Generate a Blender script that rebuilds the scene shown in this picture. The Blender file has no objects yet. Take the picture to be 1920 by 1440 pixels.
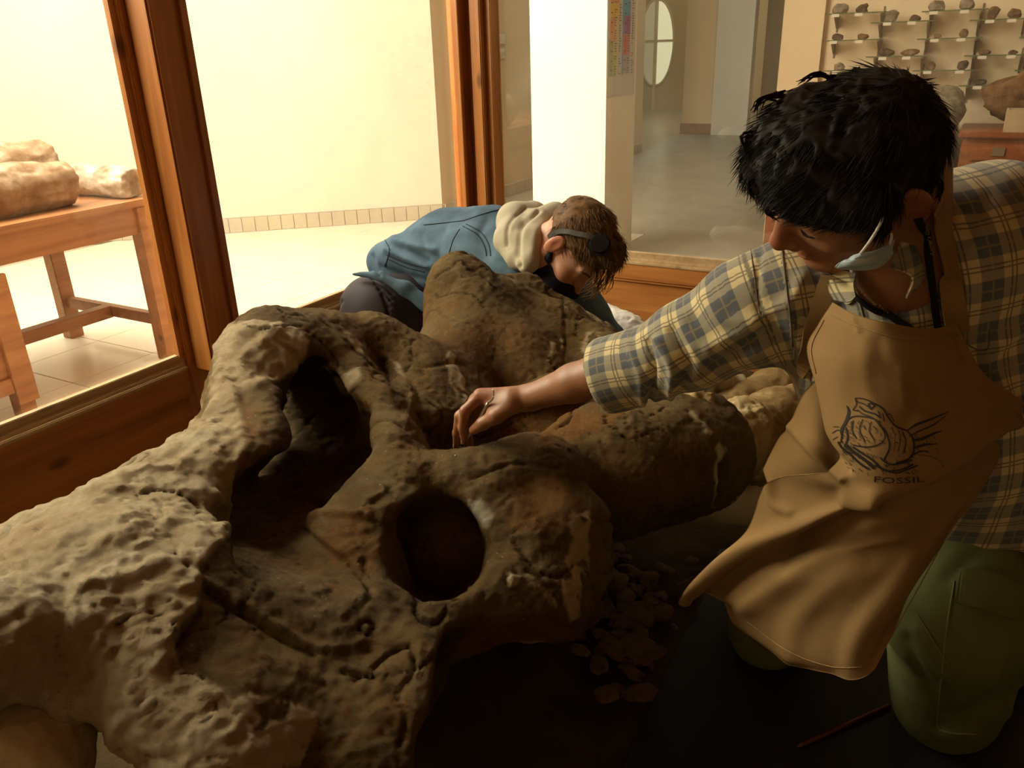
import bpy, bmesh, math, random
import numpy as np
from mathutils import Vector, Matrix
from mathutils.bvhtree import BVHTree
random.seed(7)
C = bpy.context.scene.collection
# ------------------------------------------------------------------ camera
FPX = 1500.0
CAM = np.array([0.0, 0.0, 1.25])
MV = np.array([[0.87271893, 0.4873251, -0.02959602],
               [0.1641949, -0.35005428, -0.92222667],
               [-0.45978442, 0.79998515, -0.38551529]])   # rows: right, down, forward
cam_d = bpy.data.cameras.new('camera')
cam = bpy.data.objects.new('camera', cam_d); C.objects.link(cam)
cam_d.sensor_width = 36.0; cam_d.lens = FPX / 1920 * 36.0; cam_d.clip_start = 0.05
cam.matrix_world = Matrix([[MV[0][0], -MV[1][0], -MV[2][0], CAM[0]],
                           [MV[0][1], -MV[1][1], -MV[2][1], CAM[1]],
                           [MV[0][2], -MV[1][2], -MV[2][2], CAM[2]],
                           [0, 0, 0, 1]])
sc = bpy.context.scene
sc.camera = cam
sc.view_settings.view_transform = 'Standard'
sc.view_settings.look = 'None'
sc.view_settings.gamma = 1.0
sc.view_settings.use_curve_mapping = False
sc.view_settings.exposure = 0.0
# ------------------------------------------------------------------ light
w = bpy.data.worlds.new('world'); sc.world = w; w.use_nodes = True
w.node_tree.nodes['Background'].inputs[0].default_value = (1.0, 0.86, 0.62, 1)
w.node_tree.nodes['Background'].inputs[1].default_value = 0.25
def area(name, loc, aim, sx, sy, power, col):
    l = bpy.data.lights.new(name, 'AREA'); l.shape = 'RECTANGLE'; l.size = sx; l.size_y = sy
    l.energy = power; l.color = col
    o = bpy.data.objects.new(name, l); C.objects.link(o); o.location = loc
    o.rotation_euler = (Vector(aim) - Vector(loc)).to_track_quat('-Z', 'Y').to_euler()
    return o
area('skylight_hall', (-4.1, 2.2, 3.3), (-2.9, 3.2, 0), 2.6, 3.4, 400, (1, 0.91, 0.78))
area('window_left', (-3.3, 0.2, 2.5), (-1.0, 0.9, 0.5), 1.6, 1.8, 205, (1, 0.87, 0.63))
area('skylight_far', (-2.6, 9.0, 3.8), (-2.8, 9.0, 0), 2.0, 4.0, 70, (1, 0.88, 0.66))
area('door_fill', (-4.6, 13.6, 3.8), (-5.2, 15.5, 0), 2.0, 1.6, 60, (1, 0.86, 0.60))  # fill lamp added to brighten the far wall and door
area('shelf_fill', (-0.2, 4.1, 3.4), (-0.3, 5.4, 0.9), 1.6, 0.8, 9, (1, 0.80, 0.50))  # fill lamp added to brighten the shelf wall
sun = bpy.data.lights.new('sun', 'SUN'); sun.energy = 14.0; sun.angle = math.radians(1.0); sun.color = (1, 0.93, 0.74)
so = bpy.data.objects.new('sun', sun); C.objects.link(so)
SUN_DIR = Vector((0.57, -0.10, -0.82)).normalized()
so.rotation_euler = SUN_DIR.to_track_quat('-Z', 'Y').to_euler()

# ------------------------------------------------------------------ helpers
def ray(x, y):
    return MV.T @ np.array([(x - 960) / FPX, (y - 720) / FPX, 1.0])
def P(x, y, d):
    return CAM + ray(x, y) * d
def atz(x, y, z):
    r = ray(x, y); return CAM + r * ((z - CAM[2]) / r[2])
def atY(x, y, Y):
    r = ray(x, y); return CAM + r * (Y / r[1])
def atX(x, y, X):
    r = ray(x, y); return CAM + r * (X / r[0])
def project(V):
    c = (V - CAM) @ MV.T
    return FPX * c[:, 0] / c[:, 2] + 960, FPX * c[:, 1] / c[:, 2] + 720
def smooth01(x, a, b):
    t = np.clip((x - a) / (b - a), 0, 1); return t * t * (3 - 2 * t)

def tag(o, label=None, cat=None, group=None, kind=None):
    if label: o['label'] = label
    if cat: o['category'] = cat
    if group: o['group'] = group
    if kind: o['kind'] = kind
    return o
def empty(name, loc=(0, 0, 0), rz=0):
    o = bpy.data.objects.new(name, None); C.objects.link(o); o.location = loc; o.rotation_euler = (0, 0, rz)
    return o
def link(name, me, parent=None, keep=True):
    o = bpy.data.objects.new(name, me); C.objects.link(o)
    if parent is not None:
        o.parent = parent
        if keep:
            pm = Matrix.LocRotScale(parent.location, parent.rotation_euler, parent.scale)
            if parent.parent is not None:
                q = parent.parent
                pm = Matrix.LocRotScale(q.location, q.rotation_euler, q.scale) @ parent.matrix_parent_inverse @ pm
            o.matrix_parent_inverse = pm.inverted()
    return o
def mesh_np(name, V, F, mat, parent=None, smooth=True, cols=None, vec=None, mats=None, fmat=None, keep=True):
    me = bpy.data.meshes.new(name)
    V = np.asarray(V, dtype=np.float32); F = np.asarray(F, dtype=np.int32)
    me.vertices.add(len(V)); me.vertices.foreach_set('co', V.ravel())
    k = F.shape[1]
    me.loops.add(F.size); me.loops.foreach_set('vertex_index', F.ravel())
    me.polygons.add(len(F)); me.polygons.foreach_set('loop_start', np.arange(0, F.size, k, dtype=np.int32))
    me.polygons.foreach_set('loop_total', np.full(len(F), k, dtype=np.int32))
    me.update(calc_edges=True)
    me.polygons.foreach_set('use_smooth', np.full(len(F), smooth, dtype=bool))
    me.materials.append(mat)
    if cols:
        for n, a in cols.items():
            at = me.attributes.new(n, 'FLOAT', 'POINT'); at.data.foreach_set('value', np.asarray(a, dtype=np.float32))
    if vec:
        for n, a in vec.items():
            at = me.attributes.new(n, 'FLOAT_VECTOR', 'POINT'); at.data.foreach_set('vector', np.asarray(a, dtype=np.float32).ravel())
    return link(name, me, parent, keep)

class MB:
    """collects simple solids and links them as one mesh object"""
    def __init__(s): s.v = []; s.f = []
    def box(s, a, b, rot=None, o=(0, 0, 0)):
        x0, y0, z0 = a; x1, y1, z1 = b
        pts = [Vector(p) for p in ((x0,y0,z0),(x1,y0,z0),(x1,y1,z0),(x0,y1,z0),(x0,y0,z1),(x1,y0,z1),(x1,y1,z1),(x0,y1,z1))]
        if rot is not None: pts = [rot @ p + Vector(o) for p in pts]
        n = len(s.v); s.v += [tuple(p) for p in pts]
        s.f += [tuple(n + i for i in q) for q in ((0,3,2,1),(4,5,6,7),(0,1,5,4),(1,2,6,5),(2,3,7,6),(3,0,4,7))]
        return s
    def prism(s, poly, ext, axis=None):
        """poly: list of 3d points, ext: 3d vector"""
        n = len(s.v); k = len(poly); e = Vector(ext)
        s.v += [tuple(Vector(p)) for p in poly] + [tuple(Vector(p) + e) for p in poly]
        s.f.append(tuple(n + i for i in range(k - 1, -1, -1))); s.f.append(tuple(n + k + i for i in range(k)))
        for i in range(k):
            j = (i + 1) % k; s.f.append((n + i, n + j, n + k + j, n + k + i))
        return s
    def tube(s, pts, r, seg=8, cap=True):
        pts = [Vector(p) for p in pts]; m = len(pts)
        rr = r if hasattr(r, '__len__') else [r] * m
        n = len(s.v); up = Vector((0.13, 0.21, 1)).normalized()
        for i, p in enumerate(pts):
            t = (pts[min(i + 1, m - 1)] - pts[max(i - 1, 0)]).normalized()
            u = t.cross(up)
            if u.length < 1e-3: u = t.cross(Vector((1, 0, 0)))
            u.normalize(); v = t.cross(u)
            for k in range(seg):
                a = 2 * math.pi * k / seg
                s.v.append(tuple(p + (u * math.cos(a) + v * math.sin(a)) * rr[i]))
        for i in range(m - 1):
            for k in range(seg):
                l = (k + 1) % seg
                s.f.append((n + i * seg + k, n + (i + 1) * seg + k, n + (i + 1) * seg + l, n + i * seg + l))
        if cap:
            s.f.append(tuple(n + k for k in range(seg))); s.f.append(tuple(n + (m - 1) * seg + k for k in range(seg - 1, -1, -1)))
        return s
    def build(s, name, mat, parent=None, bevel=0, smooth=False, keep=True):
        me = bpy.data.meshes.new(name); me.from_pydata(s.v, [], s.f); me.materials.append(mat)
        bm = bmesh.new(); bm.from_mesh(me); bmesh.ops.recalc_face_normals(bm, faces=bm.faces)
        if bevel: bmesh.ops.bevel(bm, geom=bm.edges[:], offset=bevel, segments=2, affect='EDGES', clamp_overlap=True)
        bm.to_mesh(me); bm.free()
        if smooth: me.polygons.foreach_set('use_smooth', [True] * len(me.polygons))
        return link(name, me, parent, keep)

# ------------------------------------------------------------------ noise
def _hash(ix, iy, iz, seed):
    h = (ix.astype(np.uint32) * np.uint32(374761393) + iy.astype(np.uint32) * np.uint32(668265263) + iz.astype(np.uint32) * np.uint32(2147483647) + np.uint32((seed * 974634777) & 0xffffffff))
    h = (h ^ (h >> np.uint32(13))) * np.uint32(1274126177)
    h = h ^ (h >> np.uint32(16))
    return (h & np.uint32(0xffff)).astype(np.float32) / 32767.5 - 1.0
def vnoise(Pt, scale, seed=0):
    q = np.asarray(Pt, dtype=np.float64) * scale + 1000.0 + seed * 7.31
    i = np.floor(q).astype(np.int64); f = (q - i).astype(np.float32); f = f * f * (3 - 2 * f)
    out = 0
    for dx in (0, 1):
        wx = f[:, 0] if dx else 1 - f[:, 0]
        for dy in (0, 1):
            wy = f[:, 1] if dy else 1 - f[:, 1]
            for dz in (0, 1):
                wz = f[:, 2] if dz else 1 - f[:, 2]
                out = out + wx * wy * wz * _hash(i[:, 0] + dx, i[:, 1] + dy, i[:, 2] + dz, seed)
    return out
def fbm(Pt, scale, octv=4, seed=0, gain=0.5, ridged=False):
    a = 1.0; s = 0; n = 0
    for k in range(octv):
        v = vnoise(Pt, scale * 2 ** k, seed + k)
        if ridged: v = 1 - 2 * np.abs(v)
        s = s + a * v; n += a; a *= gain
    return s / n

# ------------------------------------------------------------------ implicit surfaces
class SDF:
    def __init__(s, lo, hi, h):
        s.lo = np.array(lo, float); s.h = h
        s.n = np.ceil((np.array(hi, float) - s.lo) / h).astype(int) + 1
        s.F = np.full(tuple(s.n), 0.5, dtype=np.float32)
    def _grid(s, lo, hi):
        a = np.clip(np.floor((np.array(lo) - s.lo) / s.h).astype(int), 0, s.n)
        b = np.clip(np.ceil((np.array(hi) - s.lo) / s.h).astype(int) + 1, 0, s.n)
        if np.any(b <= a): return None
        ax = [(s.lo[k] + s.h * np.arange(a[k], b[k])).astype(np.float32) for k in range(3)]
        X, Y, Z = np.meshgrid(*ax, indexing='ij', sparse=True)
        return (slice(a[0], b[0]), slice(a[1], b[1]), slice(a[2], b[2])), X, Y, Z
    def _apply(s, sl, D, k, op):
        A = s.F[sl]
        if op == 'add':
            if k <= 0: s.F[sl] = np.minimum(A, D)
            else:
                h = np.clip(0.5 + 0.5 * (A - D) / k, 0, 1); s.F[sl] = A + (D - A) * h - k * h * (1 - h)
        elif op == 'sub':
            D = -D
            if k <= 0: s.F[sl] = np.maximum(A, D)
            else:
                h = np.clip(0.5 - 0.5 * (A - D) / k, 0, 1); s.F[sl] = A + (D - A) * h + k * h * (1 - h)
    def cone(s, a, b, ra, rb=None, k=0.03, op='add', sq=None):
        a = np.array(a, float); b = np.array(b, float); rb = ra if rb is None else rb
        m = max(ra, rb) + max(k, 0.01) * 1.6 + 2 * s.h
        g = s._grid(np.minimum(a, b) - m, np.maximum(a, b) + m)
        if g is None: return s
        sl, X, Y, Z = g
        d = b - a; L = max(float(d @ d), 1e-9)
        t = np.clip(((X - a[0]) * d[0] + (Y - a[1]) * d[1] + (Z - a[2]) * d[2]) / L, 0, 1)
        D = np.sqrt((X - a[0] - t * d[0]) ** 2 + (Y - a[1] - t * d[1]) ** 2 + (Z - a[2] - t * d[2]) ** 2) - (ra + (rb - ra) * t)
        s._apply(sl, D, k, op); return s
    def ball(s, c, r, k=0.03, op='add'): return s.cone(c, np.array(c) + 1e-5, r, r, k, op)
    def ell(s, c, rad, R=None, k=0.03, op='add'):
        """ellipsoid: radii rad along the columns of R"""
        c = np.array(c, float); rad = np.array(rad, float); R = np.eye(3) if R is None else np.array(R, float)
        m = max(rad) + max(k, 0.01) * 1.6 + 2 * s.h
        g = s._grid(c - m, c + m)
        if g is None: return s
        sl, X, Y, Z = g
        x = X - c[0]; y = Y - c[1]; z = Z - c[2]
        q = [(x * R[0, i] + y * R[1, i] + z * R[2, i]) for i in range(3)]
        k0 = np.sqrt(sum((q[i] / rad[i]) ** 2 for i in range(3))); k1 = np.sqrt(sum((q[i] / rad[i] ** 2) ** 2 for i in range(3)))
        D = k0 * (k0 - 1) / np.maximum(k1, 1e-6)
        s._apply(sl, D, k, op); return s
    def chain(s, pts, k=0.03, op='add'):
        """pts: list of (point, radius)"""
        for (a, ra), (b, rb) in zip(pts[:-1], pts[1:]): s.cone(a, b, ra, rb, k, op)
        return s
    def cut_plane(s, p, n, k=0.0):
        """remove what lies on the side the normal points to"""
        n = np.array(n, float); n /= np.linalg.norm(n)
        g = s._grid(s.lo, s.lo + s.h * (s.n - 1)); sl, X, Y, Z = g
        D = (X - p[0]) * n[0] + (Y - p[1]) * n[1] + (Z - p[2]) * n[2]
        s._apply(sl, -D, k, 'sub'); return s
    def mesh(s):
        F = s.F.copy()
        F[0] = F[-1] = 0.5; F[:, 0] = F[:, -1] = 0.5; F[:, :, 0] = F[:, :, -1] = 0.5
        I = F < 0
        n = np.array(F.shape) - 1
        c = np.zeros(tuple(n), dtype=np.uint8)
        for dx in (0, 1):
            for dy in (0, 1):
                for dz in (0, 1):
                    c += I[dx:n[0] + dx, dy:n[1] + dy, dz:n[2] + dz]
        act = np.argwhere((c > 0) & (c < 8))
        idx = np.full(tuple(n), -1, dtype=np.int32); idx[act[:, 0], act[:, 1], act[:, 2]] = np.arange(len(act))
        acc = np.zeros((len(act), 3), dtype=np.float64); cnt = np.zeros(len(act))
        cs = [(0,0,0),(1,0,0),(0,1,0),(1,1,0),(0,0,1),(1,0,1),(0,1,1),(1,1,1)]
        val = [F[act[:, 0] + a, act[:, 1] + b, act[:, 2] + d] for a, b, d in cs]
        for i in range(8):
            for j in range(i + 1, 8):
                df = np.array(cs[j]) - np.array(cs[i])
                if np.abs(df).sum() != 1: continue
                m = (val[i] < 0) != (val[j] < 0)
                t = np.where(m, val[i] / np.where(m, val[i] - val[j], 1), 0)
                acc += np.where(m[:, None], np.array(cs[i]) + t[:, None] * df, 0); cnt += m
        V = s.lo + s.h * (act + acc / cnt[:, None])
        Q = []
        for ax in range(3):
            o = [a for a in range(3) if a != ax]
            A = [slice(1, -1)] * 3; B = [slice(1, -1)] * 3
            A[ax] = slice(0, -1); B[ax] = slice(1, None)
            a = I[tuple(A)]; b = I[tuple(B)]
            e = np.argwhere(a != b); fl = a[e[:, 0], e[:, 1], e[:, 2]]
            for k in o: e[:, k] += 1
            def g(d0, d1):
                q = e.copy(); q[:, o[0]] -= d0; q[:, o[1]] -= d1
                return idx[q[:, 0], q[:, 1], q[:, 2]]
            q = np.stack([g(0, 0), g(1, 0), g(1, 1), g(0, 1)], 1)
            flip = fl if ax != 1 else ~fl
            q[~flip] = q[~flip][:, ::-1]
            Q.append(q)
        Q = np.concatenate(Q); Q = Q[(Q >= 0).all(1)]
        return V, Q
def vnormals(V, Q):
    n = np.cross(V[Q[:, 2]] - V[Q[:, 0]], V[Q[:, 3]] - V[Q[:, 1]])
    N = np.zeros_like(V)
    for k in range(4): np.add.at(N, Q[:, k], n)
    return N / np.maximum(np.linalg.norm(N, axis=1, keepdims=True), 1e-12)
def relax(V, Q, it=2, lam=0.5):
    for _ in range(it):
        S = np.zeros_like(V); c = np.zeros(len(V))
        for k in range(4):
            a = Q[:, k]; b = Q[:, (k + 1) % 4]
            np.add.at(S, a, V[b]); np.add.at(S, b, V[a]); np.add.at(c, a, 1); np.add.at(c, b, 1)
        V = V + lam * (S / np.maximum(c, 1)[:, None] - V)
    return V

# ------------------------------------------------------------------ materials
def new_mat(name):
    m = bpy.data.materials.new(name); m.use_nodes = True
    nt = m.node_tree; return m, nt, nt.nodes['Principled BSDF']
def N(nt, typ, **kw):
    n = nt.nodes.new(typ)
    for k, v in kw.items():
        if k == 'inp':
            for a, b in v.items(): n.inputs[a].default_value = b
        else: setattr(n, k, v)
    return n
def ramp(nt, src, stops):
    r = nt.nodes.new('ShaderNodeValToRGB'); e = r.color_ramp.elements
    while len(e) > 1: e.remove(e[-1])
    e[0].position = stops[0][0]; e[0].color = tuple(stops[0][1]) + (1,)
    for p, c in stops[1:]:
        x = e.new(p); x.color = tuple(c) + (1,)
    nt.links.new(src, r.inputs[0]); return r.outputs[0]
def mixc(nt, fac, a, b, mode='MIX'):
    m = nt.nodes.new('ShaderNodeMix'); m.data_type = 'RGBA'; m.blend_type = mode
    for s, v in ((0, fac), (6, a), (7, b)):
        if hasattr(v, 'default_value') or hasattr(v, 'is_linked'): nt.links.new(v, m.inputs[s])
        else: m.inputs[s].default_value = v if s == 0 else tuple(v) + (1,)
    return m.outputs[2]
def math_n(nt, op, a, b=None, c=None):
    m = nt.nodes.new('ShaderNodeMath'); m.operation = op
    for i, v in enumerate((a, b, c)):
        if v is None: continue
        if hasattr(v, 'is_linked'): nt.links.new(v, m.inputs[i])
        else: m.inputs[i].default_value = v
    return m.outputs[0]
def attr(nt, name):
    a = nt.nodes.new('ShaderNodeAttribute'); a.attribute_name = name; return a
def noise(nt, scale, detail=4, rough=0.55, vec=None, dist=0.0):
    n = N(nt, 'ShaderNodeTexNoise', inp={'Scale': scale, 'Detail': detail, 'Roughness': rough, 'Distortion': dist})
    if vec is None: vec = coords(nt)
    nt.links.new(vec, n.inputs['Vector']); return n.outputs['Fac']
def coords(nt, scale=(1, 1, 1), rot=(0, 0, 0)):
    t = nt.nodes.new('ShaderNodeTexCoord'); m = nt.nodes.new('ShaderNodeMapping')
    m.inputs['Scale'].default_value = scale; m.inputs['Rotation'].default_value = rot
    nt.links.new(t.outputs['Object'], m.inputs[0]); return m.outputs[0]
def bump(nt, bs, h, strength=0.3, dist=0.005):
    b = N(nt, 'ShaderNodeBump', inp={'Strength': strength, 'Distance': dist}); nt.links.new(h, b.inputs['Height'])
    nt.links.new(b.outputs[0], bs.inputs['Normal'])
def simple(name, col, rough=0.7, var=0.12, scale=8, bmp=0.0, bscale=60, spec=0.3, metal=0.0, bd=0.002):
    m, nt, b = new_mat(name)
    n = noise(nt, scale)
    lo = tuple(max(0, c * (1 - var)) for c in col); hi = tuple(min(1, c * (1 + var)) for c in col)
    nt.links.new(ramp(nt, n, [(0.3, lo), (0.7, hi)]), b.inputs['Base Color'])
    b.inputs['Roughness'].default_value = rough; b.inputs['Metallic'].default_value = metal
    b.inputs['Specular IOR Level'].default_value = spec
    if bmp: bump(nt, b, noise(nt, bscale, 5), bmp, bd)
    return m
def wood(name, dark, light, axis=2, rough=0.4, gs=1.0):
    m, nt, b = new_mat(name)
    sc_ = [14 * gs, 14 * gs, 14 * gs]; sc_[axis] = 0.9 * gs
    v = coords(nt, tuple(sc_))
    g = noise(nt, 1.6, 6, 0.6, v, 0.6)
    g2 = noise(nt, 9, 3, 0.6, v)
    c = ramp(nt, g, [(0.3, dark), (0.5, tuple((a + b_) / 2 for a, b_ in zip(dark, light))), (0.7, light)])
    c = mixc(nt, math_n(nt, 'MULTIPLY', g2, 0.35), c, tuple(x * 0.55 for x in dark))
    vo = N(nt, 'ShaderNodeTexVoronoi', inp={'Scale': 1.0})
    s2 = [6, 6, 6]; s2[axis] = 3.0
    nt.links.new(coords(nt, tuple(s2)), vo.inputs['Vector'])
    kn = ramp(nt, vo.outputs['Distance'], [(0.0, (1, 1, 1)), (0.06, (0.7, 0.7, 0.7)), (0.12, (0, 0, 0))])
    c = mixc(nt, kn, c, tuple(x * 0.35 for x in dark))
    nt.links.new(c, b.inputs['Base Color']); b.inputs['Roughness'].default_value = rough
    b.inputs['Specular IOR Level'].default_value = 0.45
    bump(nt, b, g, 0.15, 0.002)
    return m
M = {}
WD, WL = (0.36, 0.115, 0.025), (0.64, 0.27, 0.068)
M['wood_z'] = wood('case_wood_upright', WD, WL, 2)
M['wood_y'] = wood('case_wood_lengthwise', WD, WL, 1)
M['wood_x'] = wood('case_wood_crosswise', WD, WL, 0)
M['bead'] = wood('sunlit_bead_wood', (0.42, 0.26, 0.12), (0.62, 0.44, 0.24), 1, 0.35)  # paler than the case wood, with the sun's glance put into its colour
M['table'] = wood('table_wood', (0.27, 0.10, 0.03), (0.45, 0.20, 0.07), 1, 0.5)
M['cab'] = wood('cabinet_wood', (0.20, 0.05, 0.012), (0.34, 0.10, 0.025), 0, 0.4)
M['wall'] = simple('cream_wall_paint', (0.80, 0.70, 0.55), 0.85, 0.03, 1.2, 0.1, 30)
M['wall_tan'] = simple('tan_wall_paint', (0.66, 0.51, 0.32), 0.85, 0.03, 1.2, 0.1, 30)
M['pillar'] = simple('pale_pillar_paint', (0.88, 0.84, 0.70), 0.85, 0.02, 1.5)
M['white'] = simple('white_paint', (0.66, 0.66, 0.58), 0.8, 0.03, 1.5)
M['tile'] = simple('skirting_tile', (0.55, 0.47, 0.34), 0.5, 0.08, 5)
M['hall_floor'] = simple('hall_floor_stone', (0.70, 0.62, 0.46), 0.28, 0.06, 2.5, 0.03, 20)
M['dark_floor'] = simple('grey_floor_stone', (0.34, 0.29, 0.21), 0.3, 0.12, 3)
M['grout'] = simple('grout', (0.42, 0.36, 0.26), 0.9, 0.1, 20)
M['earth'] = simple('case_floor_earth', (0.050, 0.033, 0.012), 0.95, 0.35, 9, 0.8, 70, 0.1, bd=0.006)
def glass_mat():
    m = bpy.data.materials.new('window_glass'); m.use_nodes = True; nt = m.node_tree
    for n in list(nt.nodes): nt.nodes.remove(n)
    out = nt.nodes.new('ShaderNodeOutputMaterial')
    tr = N(nt, 'ShaderNodeBsdfTransparent', inp={'Color': (0.96, 0.97, 0.95, 1)})
    gl = N(nt, 'ShaderNodeBsdfGlossy', inp={'Roughness': 0.01})
    fr = N(nt, 'ShaderNodeFresnel', inp={'IOR': 1.5})
    ge = nt.nodes.new('ShaderNodeNewGeometry')
    nt.links.new(math_n(nt, 'SUBTRACT', 1.5, math_n(nt, 'MULTIPLY', ge.outputs['Backfacing'], 0.8333)), fr.inputs['IOR'])
    f2 = math_n(nt, 'MULTIPLY', fr.outputs[0], 1.5)
    mx = nt.nodes.new('ShaderNodeMixShader'); nt.links.new(f2, mx.inputs[0]); nt.links.new(tr.outputs[0], mx.inputs[1]); nt.links.new(gl.outputs[0], mx.inputs[2])
    df = N(nt, 'ShaderNodeBsdfDiffuse', inp={'Color': (0.75, 0.72, 0.62, 1)})
    dust = noise(nt, 2.2, 6, 0.6)
    dfac = math_n(nt, 'MULTIPLY', math_n(nt, 'POWER', dust, 2.5), 0.22)
    m2 = nt.nodes.new('ShaderNodeMixShader'); nt.links.new(dfac, m2.inputs[0]); nt.links.new(mx.outputs[0], m2.inputs[1]); nt.links.new(df.outputs[0], m2.inputs[2])
    nt.links.new(m2.outputs[0], out.inputs[0]); return m
M['glass'] = glass_mat()
def S(o): o['kind'] = 'structure'; return o

# ------------------------------------------------------------------ the hall
S(MB().box((-12, -4, -0.06), (8, 20, -0.02)).build('floor', M['grout']))
fl = bpy.data.objects['floor']
tm = None
for i in range(9):
    for j in range(20):
        x0 = -5.6 + i * 0.402; y0 = -0.6 + j * 0.402
        if (x0 + 0.4 > -2.04 and y0 < 3.2) or y0 > 5.1: continue
        if tm is None:
            o = MB().box((0, 0, 0), (0.398, 0.398, 0.02)).build('tile', M['hall_floor'], fl, keep=False); tm = o.data
            bb = bmesh.new(); bb.from_mesh(tm); bmesh.ops.bevel(bb, geom=bb.edges[:], offset=0.001, segments=1, affect='EDGES'); bb.to_mesh(tm); bb.free()
        else:
            o = bpy.data.objects.new('tile', tm); C.objects.link(o); o.parent = fl
        o.location = (x0, y0, -0.02)
S(MB().box((-12, 5.43, -0.02), (8, 20, 0.0)).box((-1.98, 3.2, -0.02), (8, 5.43, 0)).build('floor_2', M['dark_floor'])).name = 'floor.001'
# diagonal wall on the left, its skirting of tiles
A0 = Vector((-5.03, 4.29, 0)); A1 = Vector((-3.72, 5.43, 0)); dd = (A1 - A0).normalized(); ang = math.atan2(dd.y, dd.x)
RW = Matrix.Rotation(ang, 3, 'Z')
S(MB().box((-7.5, 0.0, -0.02), (0, 0.2, 4.2), RW, A1).build('wall_left', M['wall']))
bs = S(MB().box((-7.5, -0.012, 0), (0, 0, 0.112), RW, A1).build('baseboard_left', M['grout']))
tl = None
for k in range(46):
    if tl is None:
        o = MB().box((0, -0.010, 0), (0.094, 0, 0.106)).build('tile', M['tile'], bs, keep=False); tl = o.data
    else: o = bpy.data.objects.new('tile', tl); C.objects.link(o); o.parent = bs
    o.location = A1 + RW @ Vector((-0.098 * (k + 1), -0.013, 0.002)); o.rotation_euler = (0, 0, ang)
S(MB().box((-3.92, 5.43, -0.02), (-3.72, 9.95, 4.2)).build('wall_back', M['wall_tan']))
bb2 = S(MB().box((-3.72, 5.44, 0), (-3.708, 9.95, 0.112)).build('baseboard_back', M['grout']))
for k in range(24):
    o = MB().box((-3.708, 5.45 + k * 0.15, 0.002), (-3.70, 5.596 + k * 0.15, 0.108)).build('tile', M['tile'], bb2)
S(MB().box((-12, 16.8, -0.02), (8, 17.0, 4.2)).build('wall_far', M['wall_tan']))
S(MB().box((-0.93, 5.55, -0.02), (8, 5.75, 4.2)).build('wall_shelves', M['wall_tan']))
S(MB().box((-1.17, 5.51, -0.02), (-0.93, 5.75, 4.2)).build('wall_pier', M['wall_tan']))
# unseen ceiling; its opening is added to confine the sun to a patch
cl = MB()
cl.box((-12, -4, 4.2), (8, 2.95, 4.3)).box((-12, 3.75, 4.2), (8, 20, 4.3)).box((-12, 2.95, 4.2), (-5.6, 3.75, 4.3)).box((-2.2, 2.95, 4.2), (8, 3.75, 4.3))
S(cl.build('ceiling', M['white']))
S(MB().box((-12.2, -4, -0.02), (-12, 20, 4.2)).build('wall_west', M['wall']))
S(MB().box((-12, -4.2, -0.02), (8, -4, 4.2)).build('wall_behind', M['wall_tan']))
S(MB().box((8, -4, -0.02), (8.2, 20, 4.2)).build('wall_right', M['wall_tan']))
# ------------------------------------------------------------------ the glass case around the dig
case = tag(empty('display_case', (-1.95, 3.12, 0)), 'large red-brown wooden case with glass walls enclosing the fossil skull', 'display case')
def bx(name, a, b, mat, bevel=0.002, par=None):
    return MB().box(a, b).build(name, mat, par or case, bevel)
wy, wx, wz = M['wood_y'], M['wood_x'], M['wood_z']
TOPZ = 2.3
# left wall (plane x=-1.96)
for (y0, y1) in ((-1.6, 1.44), (1.645, 3.02)):
    bx('bottom_rail', (-1.985, y0, 0.33), (-1.93, y1, 0.415), wy)
    bx('wood_panel', (-1.98, y0 + .0, 0.05), (-1.945, y1, 0.335), wy)
    bx('plinth_rail', (-1.985, y0, 0.0), (-1.93, y1, 0.06), wy)
    bx('groove_moulding', (-1.95, y0, 0.322), (-1.938, y1, 0.332), wy)
    bx('glazing_bead', (-1.965, y0, 0.428), (-1.945, y1, 0.452), M['bead'])
    bx('moulding', (-1.975, y0, 0.412), (-1.934, y1, 0.430), M['bead'], 0.004)
    bx('moulding', (-1.975, y0, 0.405), (-1.924, y1, 0.418), M['bead'], 0.003)
    bx('glass_pane', (-1.968, y0, 0.44), (-1.963, y1, TOPZ - .1), M['glass'], 0)
    bx('top_rail', (-1.99, y0, TOPZ - .12), (-1.93, y1, TOPZ), wy)
bx('post', (-1.985, 1.445, 0), (-1.925, 1.648, TOPZ), wz, 0.003)
bx('batten', (-1.925, 1.462, 0.40), (-1.842, 1.500, TOPZ), wz, 0.006)
bx('glass_stop', (-1.96, 1.428, 0.445), (-1.938, 1.449, TOPZ), M['wood_z'], 0.002)
bx('post_cover', (-1.926, 1.622, 0.40), (-1.915, 1.648, TOPZ), wz, 0.002)
# corner post
bx('corner_post', (-1.99, 3.02, 0), (-1.93, 3.15, TOPZ), wz, 0.003)
bx('corner_post', (-1.93, 3.075, 0), (-1.815, 3.15, TOPZ), wz, 0.003)
bx('batten', (-1.895, 3.04, 0.44), (-1.845, 3.077, TOPZ), wz, 0.004)
bx('glass_stop', (-1.945, 3.0, 0.445), (-1.925, 3.022, TOPZ), wz, 0.002)
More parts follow.
